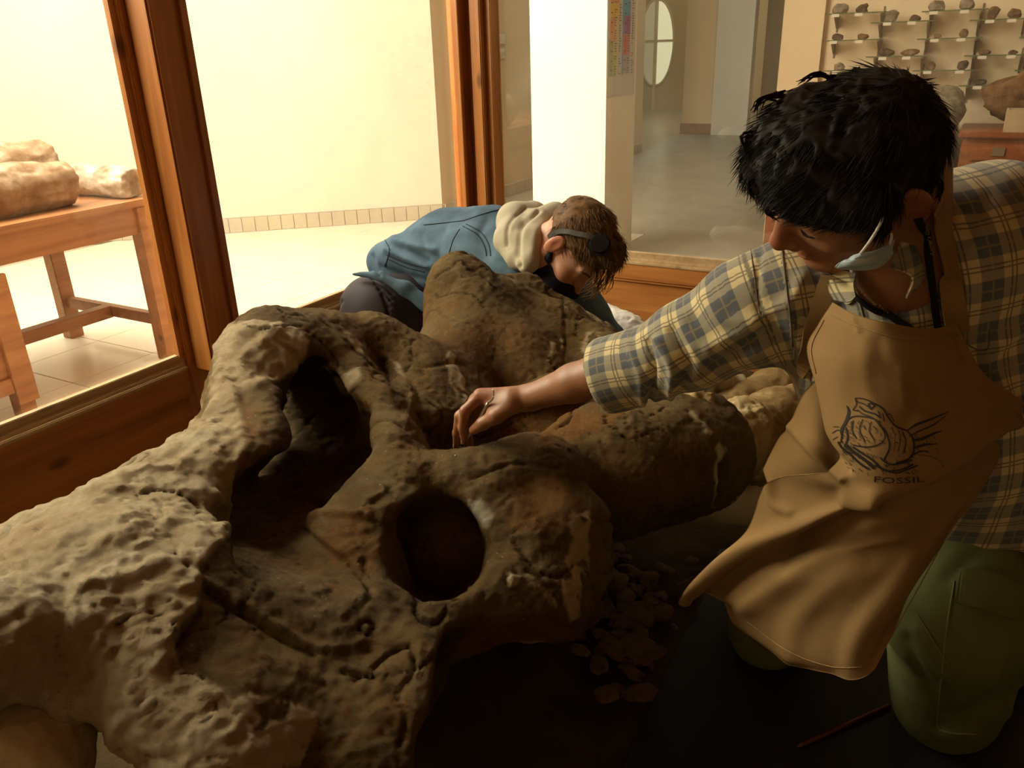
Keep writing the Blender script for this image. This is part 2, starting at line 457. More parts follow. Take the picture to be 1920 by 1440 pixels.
# right wall (plane y=3.12)
for (x0, x1) in ((-1.815, 1.0), (1.15, 3.2)):
    bx('bottom_rail', (x0, 3.10, 0.34), (x1, 3.155, 0.415), wx)
    bx('wood_panel', (x0, 3.115, 0.05), (x1, 3.15, 0.345), wx)
    bx('plinth_rail', (x0, 3.10, 0.0), (x1, 3.155, 0.06), wx)
    bx('groove_moulding', (x0, 3.105, 0.328), (x1, 3.118, 0.340), wx)
    bx('glazing_bead', (x0, 3.112, 0.428), (x1, 3.134, 0.455), M['bead'])
    bx('moulding', (x0, 3.104, 0.412), (x1, 3.145, 0.430), M['bead'], 0.004)
    bx('moulding', (x0, 3.096, 0.405), (x1, 3.145, 0.418), M['bead'], 0.003)
    bx('glass_pane', (x0, 3.131, 0.44), (x1, 3.136, TOPZ - .1), M['glass'], 0)
    bx('top_rail', (x0, 3.10, TOPZ - .12), (x1, 3.16, TOPZ), wx)
bx('post', (1.0, 3.09, 0), (1.15, 3.16, TOPZ), wz)
bx('overhead_light_block', (-1.99, -1.6, TOPZ), (3.2, 3.16, TOPZ + .04), wx)  # unseen solid top, added to keep overhead light out of the case
# ------------------------------------------------------------------ case floor, earth bed
def earth_bed():
    nx, ny = 240, 260
    X, Y = np.meshgrid(np.linspace(-1.925, 1.6, nx), np.linspace(-0.4, 3.09, ny), indexing='ij')
    Pn = np.stack([X.ravel(), Y.ravel(), 0 * X.ravel()], 1)
    Z = 0.012 + 0.012 * fbm(Pn, 3, 3, 5) + 0.008 * fbm(Pn, 22, 4, 9)
    Z += 0.10 * np.exp(-(((X.ravel() + 0.95) / 0.55) ** 2 + ((Y.ravel() - 1.35) / 0.75) ** 2) * 1.2)
    Z *= 1 - 0.9 * smooth01(X.ravel(), -0.45, -0.3)
    V = np.stack([X.ravel(), Y.ravel(), Z], 1)
    i, j = np.meshgrid(np.arange(nx - 1), np.arange(ny - 1), indexing='ij'); a = (i * ny + j).ravel()
    F = np.stack([a, a + ny, a + ny + 1, a + 1], 1)
    return mesh_np('earth_floor', V, F, M['earth'])
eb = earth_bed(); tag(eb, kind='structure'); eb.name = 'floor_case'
# ------------------------------------------------------------------ pillar with poster
S(MB().box((-2.39, 4.5, -0.02), (-1.905, 4.96, 4.2)).build('trim_1', M['pillar']))
def flat(name, cols):
    m, nt, b = new_mat(name); b.inputs['Base Color'].default_value = tuple(cols) + (1,); b.inputs['Roughness'].default_value = 0.6; return m
po = empty('poster', (-1.903, 4.5, 1.0)); tag(po, 'colourful geological time chart poster on the side of the pale pillar', 'poster')
MB().box((-1.905, 4.508, 0.98), (-1.902, 4.93, 1.95)).build('sheet', flat('poster_paper', (0.62, 0.62, 0.60)), po)
def pcell(y0, y1, z0, z1, c, k=0):
    MB().box((-1.902, y0, z0), (-1.9005 + k * 0.0005, y1, z1)).build('chart_cell', c, po)
pc = {n: flat('chart_' + n, c) for n, c in dict(yellow=(.75, .55, .08), orange=(.72, .34, .14), pale=(.70, .55, .32), green=(.36, .48, .08), teal=(.25, .45, .42), blue=(.15, .42, .62), purple=(.36, .14, .36), red=(.68, .14, .09), pink=(.62, .30, .28), lilac=(.45, .42, .50), ink=(.12, .10, .10), grey=(.5, .48, .45), lime=(.55, .58, .2)).items()}
pcell(4.525, 4.54, 1.09, 1.29, pc['teal']); pcell(4.54, 4.585, 1.09, 1.275, pc['green']); pcell(4.585, 4.64, 1.09, 1.20, pc['lime']); pcell(4.585, 4.64, 1.20, 1.275, pc['pale'])
pcell(4.54, 4.60, 1.278, 1.40, pc['orange']); pcell(4.60, 4.66, 1.278, 1.40, pc['pale']); pcell(4.54, 4.66, 1.402, 1.47, pc['yellow']); pcell(4.54, 4.66, 1.472, 1.62, pc['orange']); pcell(4.54, 4.66, 1.622, 1.72, pc['yellow'])
pcell(4.72, 4.735, 1.09, 1.6, pc['blue'])
pcell(4.735, 4.84, 1.10, 1.20, pc['lilac']); pcell(4.735, 4.79, 1.202, 1.31, pc['red']); pcell(4.79, 4.84, 1.202, 1.31, pc['pink']); pcell(4.735, 4.84, 1.312, 1.41, pc['purple']); pcell(4.735, 4.84, 1.412, 1.52, pc['blue']); pcell(4.735, 4.84, 1.522, 1.7, pc['green'])
ink = MB()
rr = random.Random(3)
for z in [1.10 + 0.0135 * k for k in range(46)]:
    for y0 in (4.60, 4.67, 4.795, 4.865):
        if rr.random() < .8: ink.box((-1.9006, y0, z), (-1.8996, y0 + rr.uniform(.010, .034), z + 0.004))
for z in [1.12 + 0.05 * k for k in range(12)]:
    for y0 in (4.548, 4.752): ink.box((-1.9006, y0, z), (-1.8996, y0 + .02, z + 0.006))
tag(ink.build('print', pc['ink'], po), kind='stuff')
# electrical plates on the back wall
for k, z in enumerate((0, 1)):
    c = atX(938, 73 if k == 0 else 101, -3.72)
    sw = empty('switch_plate', tuple(c)); tag(sw, ['upper white switch plate on the tan wall beyond the corner post', 'lower white switch plate with a row of rockers on the tan wall'][k], 'switch')
    MB().box((c[0], c[1] - .06, c[2] - .04), (c[0] + .012, c[1] + .06, c[2] + .04)).build('plate', M['white'], sw, .003)
    for q in range(1 if k == 0 else 4):
        MB().box((c[0] + .01, c[1] - .04 + q * .022, c[2] - .015), (c[0] + .02, c[1] - .026 + q * .022, c[2] + .015)).build('rocker', M['tile'], sw)
# distant door, pier, screens
dr = S(MB().box((-6.45, 16.74, 0), (-5.40, 16.8, 2.35)).build('door_1', simple('door_paint', (.40, .30, .15), .6, .05)))
def oval(cx, cz, rx, rz, half, y0, y1, n=28):
    a0, a1 = ((-math.pi / 2, math.pi / 2) if half > 0 else (math.pi / 2, 3 * math.pi / 2))
    return [(cx + rx * math.cos(a0 + (a1 - a0) * k / n), y0, cz + rz * math.sin(a0 + (a1 - a0) * k / n)) for k in range(n + 1)]
em = bpy.data.materials.new('daylit_glass'); em.use_nodes = True; eb_ = em.node_tree.nodes['Principled BSDF']
eb_.inputs['Base Color'].default_value = (.7, .7, .5, 1); eb_.inputs['Emission Color'].default_value = (1, .93, .62, 1); eb_.inputs['Emission Strength'].default_value = 0.55
em2 = em.copy(); em2.name = 'dim_glass'; em2.node_tree.nodes['Principled BSDF'].inputs['Emission Strength'].default_value = 0.12; em2.node_tree.nodes['Principled BSDF'].inputs['Base Color'].default_value = (.5, .45, .3, 1)
MB().prism(oval(-5.98, 1.28, .33, .78, 1, 16.72, 0), (0, .02, 0)).build('pane', em, dr)
MB().prism(oval(-6.06, 1.28, .28, .78, -1, 16.72, 0), (0, .02, 0)).build('pane', em2, dr)
dfm = simple('door_frame_paint', (.5, .42, .26), .6, .05)
MB().tube(oval(-5.98, 1.28, .34, .79, 1, 16.72, 0), .022, 6).build('oval_frame', dfm, dr)
MB().tube(oval(-6.06, 1.28, .29, .79, -1, 16.72, 0), .022, 6).build('oval_frame', dfm, dr)
MB().box((-6.36, 16.70, 1.30), (-5.64, 16.73, 1.345)).build('bar', dfm, dr)
MB().box((-6.05, 16.71, 0), (-6.0, 16.74, 2.35)).build('meeting_stile', dfm, dr)
S(MB().box((-3.95, 12.25, -0.02), (-3.49, 12.65, 4.2)).build('trim_2', M['wall_tan']))
rt = simple('red_skirting', (.24, .10, .05), .5, .2, 12)
bp = S(MB().box((-3.97, 12.235, 0), (-3.47, 12.25, .15)).build('baseboard_pier', rt))
for k in range(4): MB().box((-3.965 + k * .124, 12.225, .004), (-3.845 + k * .124, 12.236, .146)).build('tile', rt, bp)
S(MB().box((-3.488, 12.2, -0.02), (-2.97, 12.4, 4.2)).build('trim_3', M['white']))
S(MB().box((-2.969, 12.9, -0.02), (-0.9, 13.0, 4.2)).build('wall_passage', simple('passage_shade', (.16, .12, .07), .8, .1)))  # dark colour stands in for the shade of the open passage
S(MB().box((-4.75, 16.5, -0.02), (-4.6, 16.8, 4.2)).build('trim_4', simple('green_pipe_paint', (.10, .13, .08), .6)))

# ------------------------------------------------------------------ rocks
def rock_mesh(name, mat, size, seed, sub=3, rough=.22, flat_=.0, scale=1.6, detail=.05, boxy=0.0):
    bm = bmesh.new(); bmesh.ops.create_icosphere(bm, subdivisions=sub, radius=1)
    V = np.array([v.co for v in bm.verts])
    if boxy: V = np.sign(V) * np.abs(V) ** (1 - boxy); V /= np.abs(V).max()
    d = 1 + rough * fbm(V, scale, 3, seed) + detail * fbm(V, scale * 5, 3, seed + 9, ridged=True)
    V = V * d[:, None] * np.array(size) / 2
    if flat_: V[:, 2] = np.maximum(V[:, 2], -size[2] * (0.5 - flat_))
    V[:, 2] -= V[:, 2].min()
    for v, c in zip(bm.verts, V): v.co = c
    me = bpy.data.meshes.new(name); bm.to_mesh(me); bm.free(); me.materials.append(mat)
    me.polygons.foreach_set('use_smooth', [sub > 2] * len(me.polygons)); return me
def stone_mat(name, a, b, c, scale=14, bm_=.6):
    m, nt, bs_ = new_mat(name); n = noise(nt, scale, 6, .65)
    nt.links.new(ramp(nt, n, [(.3, a), (.5, b), (.68, c)]), bs_.inputs['Base Color']); bs_.inputs['Roughness'].default_value = .9
    bs_.inputs['Specular IOR Level'].default_value = .15
    bump(nt, bs_, noise(nt, scale * 4, 6, .7), bm_, .004); return m
M['r_grey'] = stone_mat('grey_stone', (.09, .065, .04), (.20, .155, .10), (.30, .24, .16))
M['r_brown'] = stone_mat('brown_stone', (.06, .03, .015), (.15, .08, .035), (.26, .16, .08), 20)
M['r_dark'] = stone_mat('dark_stone', (.03, .018, .01), (.07, .04, .022), (.16, .10, .06), 30)
M['r_pale'] = stone_mat('pale_fossil_bone', (.22, .15, .09), (.42, .33, .24), (.62, .54, .44), 12)
M['r_bone'] = stone_mat('brown_fossil_bone', (.18, .10, .05), (.34, .22, .13), (.52, .42, .30), 10)
def put_rock(name, mat, size, seed, loc, rz=0, label=None, cat='rock', group=None, **kw):
    me = rock_mesh(name, mat, size, seed, **kw)
    o = bpy.data.objects.new(name, me); C.objects.link(o); o.location = loc; o.rotation_euler = (0, 0, rz); tag(o, label, cat, group); return o

# ------------------------------------------------------------------ mineral shelves
YW = 5.55
edg = simple('glass_edge', (.10, .12, .05), .2, .05, 5); cardm = flat('card', (.62, .54, .40)); brm = flat('bracket_metal', (.16, .10, .05)); glm = M['glass']
def s3(cx, cy): return 1440 + cx / 3.43, cy / 3.43
SH = [(375, 762, 80, [(415, 505, 55, 'g'), (568, 645, 50, 'd')]), (355, 742, 255, [(408, 482, 35, 'd'), (575, 640, 32, 'b')]), (350, 715, 452, [(430, 490, 40, 'g'), (560, 640, 12, 'g')]),
      (660, 1068, 136, [(745, 832, 60, 'g'), (908, 980, 32, 'd')]), (630, 1027, 360, [(700, 815, 40, 'd'), (850, 968, 38, 'b')]), (600, 1002, 547, [(715, 760, 35, 'b'), (868, 935, 16, 'b')]),
      (990, 1420, 62, [(1032, 1140, 55, 'g'), (1232, 1330, 55, 'g')]), (960, 1380, 243, [(1060, 1118, 26, 'b'), (1228, 1286, 42, 'b')]), (930, 1352, 450, [(1012, 1075, 40, 'b'), (1215, 1282, 48, 'd')]),
      (1298, 1700, 120, [(1402, 1482, 62, 'b'), (1535, 1628, 48, 'b')]), (1264, 1680, 352, [(1350, 1435, 25, 'b'), (1540, 1610, 20, 'd')]), (1225, 1650, 548, [(1320, 1400, 28, 'd'), (1492, 1575, 32, 'd')]),
      (1618, 2010, 233, [(1700, 1800, 40, 'b')]), (1588, 1990, 448, [(1690, 1790, 40, 'd')])]
cname = ['first column from the pier', 'second column from the pier', 'third column from the pier', 'fourth column from the pier', 'column at the right edge']
cols_i = [0, 0, 0, 1, 1, 1, 2, 2, 2, 3, 3, 3, 4, 4]; rows_i = [0, 1, 2] * 4 + [0, 1]
rname = ['top', 'middle', 'bottom']
rcol = {'g': ('grey', M['r_grey']), 'd': ('dark', M['r_dark']), 'b': ('brown', M['r_brown'])}
sd = 40
for k, (x0, x1, yy, rk) in enumerate(SH):
    a = atY(*s3(x0, yy), YW - .16); b = atY(*s3(x1, yy), YW - .16); z = (a[2] + b[2]) / 2
    where = f'{rname[rows_i[k]]} visible shelf in the {cname[cols_i[k]]}'
    sh = empty('glass_shelf', (a[0], YW, z)); tag(sh, f'small glass wall shelf, {where}', 'shelf', 'glass shelves for the mineral collection')
    MB().box((a[0], YW - .157, z - .006), (b[0], YW - .002, z)).build('glass_plate', glm, sh); MB().box((a[0], YW - .16, z - .006), (b[0], YW - .157, z)).build('green_edge', edg, sh)
    for xx in (a[0] + .045, b[0] - .03):
        MB().prism([(xx - .006, YW - .005, z - .006), (xx - .006, YW - .12, z - .008), (xx - .006, YW - .12, z - .018), (xx - .006, YW - .005, z - .08)], (.012, 0, 0)).build('bracket', brm, sh)
        MB().box((xx - .004, YW - .006, z - .10), (xx + .004, YW - .001, z + .03)).build('slotted_upright', brm, sh)
    for q, (r0, r1, rh, rc) in enumerate(rk):
        c0 = atY(*s3(r0, yy), YW - .09); c1 = atY(*s3(r1, yy), YW - .09); wd = c1[0] - c0[0]; hh = rh / 3.43 * 5.3 / 1500 * 1.15
        cx = (c0[0] + c1[0]) / 2
        MB().box((cx - .030, YW - .166, z - .020), (cx + .012, YW - .162, z - .004)).build('label_card', cardm, sh)
        nm, mt = rcol[rc]; sd += 1
        put_rock('rock_specimen', mt, (wd, min(.1, wd * .8), hh), sd, (cx, YW - .085, z), 0, f'{"left" if q == 0 else "right"} {nm} rock on the {where}', 'rock', 'rock specimens on the glass shelves', sub=2, rough=.5, scale=1.2, flat_=.15)
# ------------------------------------------------------------------ mineral cabinets under the shelves
CY = 5.0; CT = 0.78
def cabinet(x0, x1, label, cols=1):
    c = empty('drawer_cabinet', (x0, CY, 0)); tag(c, label, 'cabinet', 'drawer cabinets below the shelves')
    MB().box((x0, CY + .01, 0), (x1, CY + .5, CT - .03)).build('body', M['cab'], c, .003)
    MB().box((x0 - .02, CY - .02, CT - .03), (x1 + .02, CY + .52, CT)).build('top', M['cab'], c, .006)
    n = 7; h = (CT - .09) / n; wcol = (x1 - x0 - .09) / cols
    for cc in range(cols):
        for r in range(n):
            z0 = .04 + r * h; xa = x0 + .045 + cc * wcol
            d = MB().box((xa, CY - .008, z0 + .006), (xa + wcol - .01, CY + .012, z0 + h - .004)).build('drawer', M['cab'], c, .004)
            if r % 2 == 0 or cols == 1:
                MB().box((xa + wcol * .28 - .03, CY - .014, z0 + h * .3), (xa + wcol * .28 + .03, CY - .006, z0 + h * .75)).build('label_holder', brm, d, .002)
            MB().tube([(xa + wcol * .72 - .03, CY - .01, z0 + h * .5), (xa + wcol * .72 - .02, CY - .03, z0 + h * .45), (xa + wcol * .72 + .02, CY - .03, z0 + h * .45), (xa + wcol * .72 + .03, CY - .01, z0 + h * .5)], .006, 6).build('handle', brm, d)
cabinet(-1.06, -0.14, 'red-brown drawer cabinet behind the head of the man in the apron', 2)
cabinet(-0.08, 0.95, 'red-brown drawer cabinet at the right edge, under the rust-brown boulder', 2)
put_rock('boulder', M['r_grey'], (.30, .26, .24), 71, (-0.24, CY + .2, CT), .3, 'rounded grey-brown boulder on the cabinet just right of the dark-haired head', rough=.3, flat_=.1)
M['r_rust'] = stone_mat('rust_stone', (.05, .022, .008), (.13, .06, .02), (.20, .11, .045), 9, 1.0)
put_rock('boulder', M['r_rust'], (.52, .3, .34), 74, (0.28, CY + .28, CT), .1, 'large rust-brown boulder on the right-hand cabinet', sub=4, rough=.45, flat_=.1, scale=1.3, detail=.12)
put_rock('boulder', M['r_grey'], (.17, .2, .16), 79, (-0.98, CY + .2, CT), .1, 'small grey boulder on the cabinet beside the tan pier', rough=.35, flat_=.1)
bxo = empty('specimen_box', (.10, CY + .05, CT)); tag(bxo, 'small pale open box in front of the rust-brown boulder', 'box')
bm_ = simple('cardboard', (.42, .30, .17), .8, .1)
MB().box((.10, CY + .02, CT), (.32, CY + .03, CT + .11)).build('side_panel', bm_, bxo); MB().box((.10, CY + .14, CT), (.32, CY + .15, CT + .11)).build('side_panel', bm_, bxo)
MB().box((.10, CY + .03, CT), (.11, CY + .14, CT + .11)).build('side_panel', bm_, bxo); MB().box((.31, CY + .03, CT), (.32, CY + .14, CT + .11)).build('side_panel', bm_, bxo); MB().box((.11, CY + .03, CT), (.31, CY + .14, CT + .008)).build('base', bm_, bxo)

# ------------------------------------------------------------------ table with fossil bones beyond the left glass
tb = empty('wooden_table', (-3.4, 1.6, 0)); tag(tb, 'red-brown wooden table beyond the left glass with fossil bones on it', 'table')
tw = M['table']; TH = 0.715
MB().box((-3.86, -1.2, TH - .028), (-3.03, 2.30, TH)).build('tabletop', tw, tb, .004)
MB().box((-3.08, -1.15, TH - .14), (-3.05, 2.27, TH - .028)).build('apron', tw, tb, .002)
MB().box((-3.83, -1.15, TH - .14), (-3.80, 2.27, TH - .028)).build('apron', tw, tb, .002)
MB().box((-3.80, 2.24, TH - .14), (-3.08, 2.27, TH - .028)).build('apron', tw, tb, .002)
for x in (-3.80, -3.10):
    for y in (2.20, -1.12): MB().box((x, y - .03, 0), (x + .065, y + .04, TH - .03)).build('leg', tw, tb, .003)
MB().box((-3.74, 2.19, .155), (-3.10, 2.23, .205)).build('stretcher', tw, tb, .003)
MB().box((-3.46, -1.1, .15), (-3.40, 2.20, .205)).build('stretcher', tw, tb, .003)
# low cupboard under / before the table
cb = empty('cupboard', (-3.0, .9, 0)); tag(cb, 'red-brown panelled cupboard standing below the near end of the table', 'cupboard')
fx = -3.03
MB().box((fx - .45, .35, .11), (fx, 1.565, .555)).build('body', tw, cb, .003)
MB().box((fx, 1.49, .06), (fx + .02, 1.57, .555)).build('stile', tw, cb, .002)
MB().box((fx, .42, .11), (fx + .014, 1.49, .17)).build('rail', tw, cb, .002)
MB().box((fx, .42, .20), (fx + .010, 1.44, .54)).build('door', tw, cb, .004)
for y in (.38, 1.50): MB().box((fx - .06, y, 0), (fx, y + .06, .11)).build('leg', tw, cb)
def bone_log(name, label, a, b, ra, rb, seed, mat, h=.012, wob=.2, flat=.0):
    a = np.array(a); b = np.array(b); R_ = max(ra, rb) * 1.35
    s = SDF(np.minimum(a, b) - R_, np.maximum(a, b) + R_, h)
    n = 5; rnd = np.random.RandomState(seed); pts = []
    for k in range(n + 1):
        t = k / n; pts.append((a + (b - a) * t + rnd.uniform(-1, 1, 3) * wob * ra * .5, (ra + (rb - ra) * t) * (1 + rnd.uniform(-.12, .12))))
    s.chain(pts, .03)
    d = (b - a) / np.linalg.norm(b - a)
    s.cut_plane(b + d * rb * .25, d, .012); s.cut_plane(a - d * ra * .25, -d, .012)
    V, Q = s.mesh(); Nn = vnormals(V, Q)
    u = (V - a) @ d
    W = np.stack([u * .35, V[:, 1] - u * d[1], V[:, 2] - u * d[2]], 1)
    V = V + Nn * (.018 * fbm(W, 22, 3, seed) + .010 * fbm(W, 30, 3, seed + 3, ridged=True) - .004)[:, None]
    V[:, 2] = np.maximum(V[:, 2], min(a[2] - ra, b[2] - rb) + .01)
    return tag(mesh_np(name, V, Q, mat), label, 'fossil', 'fossil bones on the table')
bone_log('fossil_bone', 'long thick grooved fossil bone along the front of the table', (-3.27, .6, TH + .105), (-3.22, 1.99, TH + .090), .12, .095, 5, M['r_bone'], wob=.12)
bone_log('fossil_bone', 'knobbly fossil bone lying behind the long bone on the table', (-3.62, .5, TH + .08), (-3.56, 2.12, TH + .11), .09, .135, 15, M['r_bone'])
bone_log('fossil_bone', 'short whitish fossil bone at the far corner of the table', (-3.42, 2.19, TH + .068), (-3.12, 2.23, TH + .055), .070, .060, 25, M['r_pale'], .009)
def resample(pts, n):
    pts = np.array(pts, float)
    if len(pts) > 2:       # Catmull-Rom
        q = np.vstack([2 * pts[0] - pts[1], pts, 2 * pts[-1] - pts[-2]]); out = []
        for t in np.linspace(0, len(pts) - 1 - 1e-9, n):
            i = int(t); u = t - i; a, b, c, d = q[i:i + 4]
            out.append(.5 * ((2 * b) + (c - a) * u + (2 * a - 5 * b + 4 * c - d) * u * u + (3 * b - a - 3 * c + d) * u ** 3))
        return np.array(out)
    return np.array([pts[0] + (pts[1] - pts[0]) * t for t in np.linspace(0, 1, n)])
def stroke(V, line, wpx, n=40):
    """gaussian weight around a drawn line (pixels of the photograph)"""
    x, y = project(V); q = resample(line, n); d = np.full(len(V), 1e9)
    for (x0, y0), (x1, y1) in zip(q[:-1], q[1:]):
        L = (x1 - x0) ** 2 + (y1 - y0) ** 2 + 1e-9; t = np.clip(((x - x0) * (x1 - x0) + (y - y0) * (y1 - y0)) / L, 0, 1)
        d = np.minimum(d, (x - x0 - t * (x1 - x0)) ** 2 + (y - y0 - t * (y1 - y0)) ** 2)
    return np.exp(-d / wpx ** 2)
# ------------------------------------------------------------------ the fossil skull
def fb(x, y, ds, r):            # a ball whose camera side lies at depth ds
    return P(x, y, ds + r * 0.85)
sk = SDF((-1.80, 0.12, 0.0), (-0.22, 2.35, 1.0), 0.0052)
def A(pts, k=0.05):             # chain of (px, py, surface depth, radius)
    q = [(fb(*p), p[3]) for p in pts]
    if len(q) == 1: sk.ball(q[0][0], q[0][1], k)
    else: sk.chain(q, k)
def Cv(pts, k=0.03):            # carve: (px, py, centre depth, radius)
    q = [(P(p[0], p[1], p[2]), p[3]) for p in pts]
    if len(q) == 1: sk.ball(q[0][0], q[0][1], k, 'sub')
    else: sk.chain(q, k, 'sub')
# core mass
A([(620, 1050, 1.32, .20), (760, 850, 1.62, .20), (900, 740, 1.85, .16)], .06)
A([(330, 1080, 1.12, .18), (620, 1200, 1.18, .20)], .06)
# plaster wing on the left
A([(-60, 1190, .98, .105), (130, 1140, 1.02, .105), (310, 1045, 1.10, .115)], .05)
A([(215, 965, 1.12, .040), (280, 935, 1.17, .045), (350, 890, 1.24, .055)], .035)
A([(60, 1230, .88, .09), (230, 1250, .92, .11), (330, 1340, .90, .11), (420, 1440, .86, .11)], .05)
A([(-120, 1200, .86, .10), (-40, 1240, .84, .09)], .05)
A([(200, 1130, .97, .12), (300, 1180, .96, .13)], .05)
A([(-40, 1090, 1.08, .05), (100, 1045, 1.10, .05), (190, 1000, 1.14, .045)], .04)
# left rim climbing to the boss
A([(400, 900, 1.22, .065), (437, 810, 1.34, .055), (468, 740, 1.43, .068), (500, 695, 1.47, .082)], .035)
A([(490, 685, 1.47, .080), (555, 668, 1.51, .070)], .035)
A([(510, 650, 1.53, .08), (610, 655, 1.60, .07), (690, 655, 1.66, .065), (720, 680, 1.68, .06)], .04)
A([(712, 655, 1.70, .062), (770, 720, 1.68, .06), (840, 770, 1.62, .07)], .05)
A([(470, 870, 1.24, .042), (495, 830, 1.30, .042), (500, 780, 1.36, .05)], .03)
# inner ridge between cavity and valley
A([(640, 700, 1.55, .06), (700, 780, 1.48, .06), (735, 860, 1.38, .055), (760, 920, 1.30, .05)], .05)
A([(790, 700, 1.66, .07), (800, 800, 1.52, .06)], .06)
A([(790, 905, 1.33, .045), (840, 900, 1.34, .04), (900, 925, 1.32, .04)], .03)
# far lobe
A([(862, 545, 1.93, .085), (900, 620, 1.90, .11), (960, 690, 1.82, .12)], .05)
A([(950, 600, 1.95, .095), (1035, 650, 1.93, .095), (1120, 680, 1.90, .07), (1160, 700, 1.9, .06)], .05)
A([(880, 600, 1.90, .10), (850, 680, 1.80, .08), (850, 760, 1.68, .08)], .06)
A([(1000, 740, 1.80, .10), (1120, 740, 1.85, .08), (1200, 720, 1.90, .07)], .05)
A([(930, 548, 2.02, .040), (985, 548, 2.06, .045), (1055, 598, 2.05, .045), (1130, 640, 2.02, .045)], .03)
A([(855, 500, 1.97, .035)], .03)
# valley floor and brow
A([(900, 860, 1.50, .10), (1050, 800, 1.62, .10), (1180, 770, 1.72, .10)], .06)
A([(960, 915, 1.36, .085), (1010, 900, 1.38, .085)], .05)
A([(880, 930, 1.34, .07), (930, 1000, 1.30, .06)], .05)
# barrel
sk.chain([(fb(1060, 905, 1.50, .115), .115), (fb(1150, 885, 1.53, .125), .125), (fb(1250, 860, 1.60, .125), .125), (fb(1310, 850, 1.66, .12), .12)], .05)
A([(1310, 800, 1.70, .08), (1320, 880, 1.68, .08)], .03)
# right cheek round the orbit
A([(960, 1010, 1.30, .06), (1030, 1000, 1.32, .07), (1085, 985, 1.36, .055)], .04)
A([(1085, 985, 1.37, .045), (1095, 1060, 1.34, .045), (1060, 1130, 1.29, .05)], .035)
A([(985, 1060, 1.26, .07), (1020, 1120, 1.25, .06), (930, 1150, 1.20, .065), (820, 1175, 1.14, .07)], .04)
A([(930, 1100, 1.23, .05), (830, 1140, 1.18, .06), (750, 1110, 1.18, .06)], .035)
A([(690, 1010, 1.22, .07), (650, 1000, 1.22, .07)], .04)
A([(700, 930, 1.30, .06), (690, 1050, 1.20, .06)], .04)
A([(760, 950, 1.27, .03), (735, 1010, 1.235, .03), (750, 1080, 1.20, .03)], .02)
A([(905, 950, 1.32, .035), (945, 1000, 1.30, .04)], .03)
# mouth / underside edge
A([(1040, 1150, 1.28, .045), (960, 1180, 1.22, .045), (870, 1215, 1.16, .045), (810, 1250, 1.10, .05)], .03)
A([(700, 1200, 1.10, .09), (760, 1270, 1.05, .06), (765, 1350, 1.00, .06), (740, 1440, .95, .06)], .04)
A([(600, 1280, 1.04, .10), (620, 1380, .97, .10), (650, 1470, .92, .09)], .05)
A([(480, 1250, 1.00, .11), (470, 1350, .93, .11)], .05)
A([(420, 1190, 1.02, .09), (380, 1100, 1.04, .08)], .04)
# cavities
Cv([(600, 830, 1.45, .11), (620, 880, 1.40, .085)], .025)
Cv([(600, 760, 1.57, .09), (570, 715, 1.56, .06)], .025)
Cv([(530, 950, 1.30, .09), (480, 1020, 1.19, .08), (500, 1085, 1.12, .07)], .02)
Cv([(540, 1080, 1.15, .085), (595, 1122, 1.10, .062), (655, 1115, 1.08, .045)], .025)
Cv([(430, 1050, 1.13, .045), (428, 1080, 1.11, .035)], .012)
Cv([(818, 1026, 1.31, .086), (815, 1028, 1.20, .082)], .010)
Cv([(870, 840, 1.50, .045), (960, 790, 1.60, .05), (1080, 745, 1.68, .045)], .05)
# undercuts: under the cheek, arch of the wing, ends
Cv([(1010, 1290, 1.22, .10), (900, 1340, 1.12, .11), (900, 1460, 1.04, .12)], .025)
Cv([(1180, 1130, 1.42, .09), (1130, 1230, 1.38, .09)], .02)
Cv([(20, 1400, .74, .045), (30, 1400, 1.2, .065)], .01)
Cv([(130, 1425, .76, .042), (140, 1430, 1.2, .065)], .01)
Cv([(190, 1480, .76, .045), (190, 1500, 1.2, .07)], .01)
# bone at the back of the hollows
def Bk(pts, k=0.03): A(pts, k)
Bk([(600, 740, 1.67, .10), (600, 900, 1.58, .12), (530, 1000, 1.42, .12)])
Bk([(500, 1090, 1.235, .13), (580, 1130, 1.20, .11), (660, 1080, 1.19, .08)], .05)
Bk([(460, 1160, 1.11, .09), (560, 1210, 1.08, .09), (660, 1200, 1.08, .07)], .05)
sk.ball(P(845, 1050, 1.42), .11, .012)
Bk([(415, 1100, 1.115, .06), (470, 1150, 1.10, .06), (550, 1190, 1.08, .07)], .04)
Bk([(425, 1140, 1.065, .05), (500, 1182, 1.05, .05), (590, 1218, 1.045, .05)], .05)
Bk([(600, 985, 1.245, .020), (655, 1005, 1.215, .030), (650, 1050, 1.20, .020)], .02)
SV, SQ = sk.mesh()
SV = relax(SV, SQ, 1)
SN = vnormals(SV, SQ)
px, py = project(SV)
def poly_mask(poly, soft=6.0):
    """1 inside, 0 outside, soft edge in pixels of the photograph"""
    poly = np.array(poly, float); ins = np.zeros(len(px), bool); dist = np.full(len(px), 1e9)
    for (x0, y0), (x1, y1) in zip(poly, np.roll(poly, -1, 0)):
        c = (y0 > wyy) != (y1 > wyy)
        with np.errstate(divide='ignore', invalid='ignore'): xi = (x1 - x0) * (wyy - y0) / (y1 - y0 + 1e-12) + x0
        ins ^= c & (wxx < xi)
        L = (x1 - x0) ** 2 + (y1 - y0) ** 2; t = np.clip(((wxx - x0) * (x1 - x0) + (wyy - y0) * (y1 - y0)) / L, 0, 1)
        dist = np.minimum(dist, np.hypot(wxx - x0 - t * (x1 - x0), wyy - y0 - t * (y1 - y0)))
    sd_ = np.where(ins, dist, -dist); return smooth01(sd_, -soft, soft)
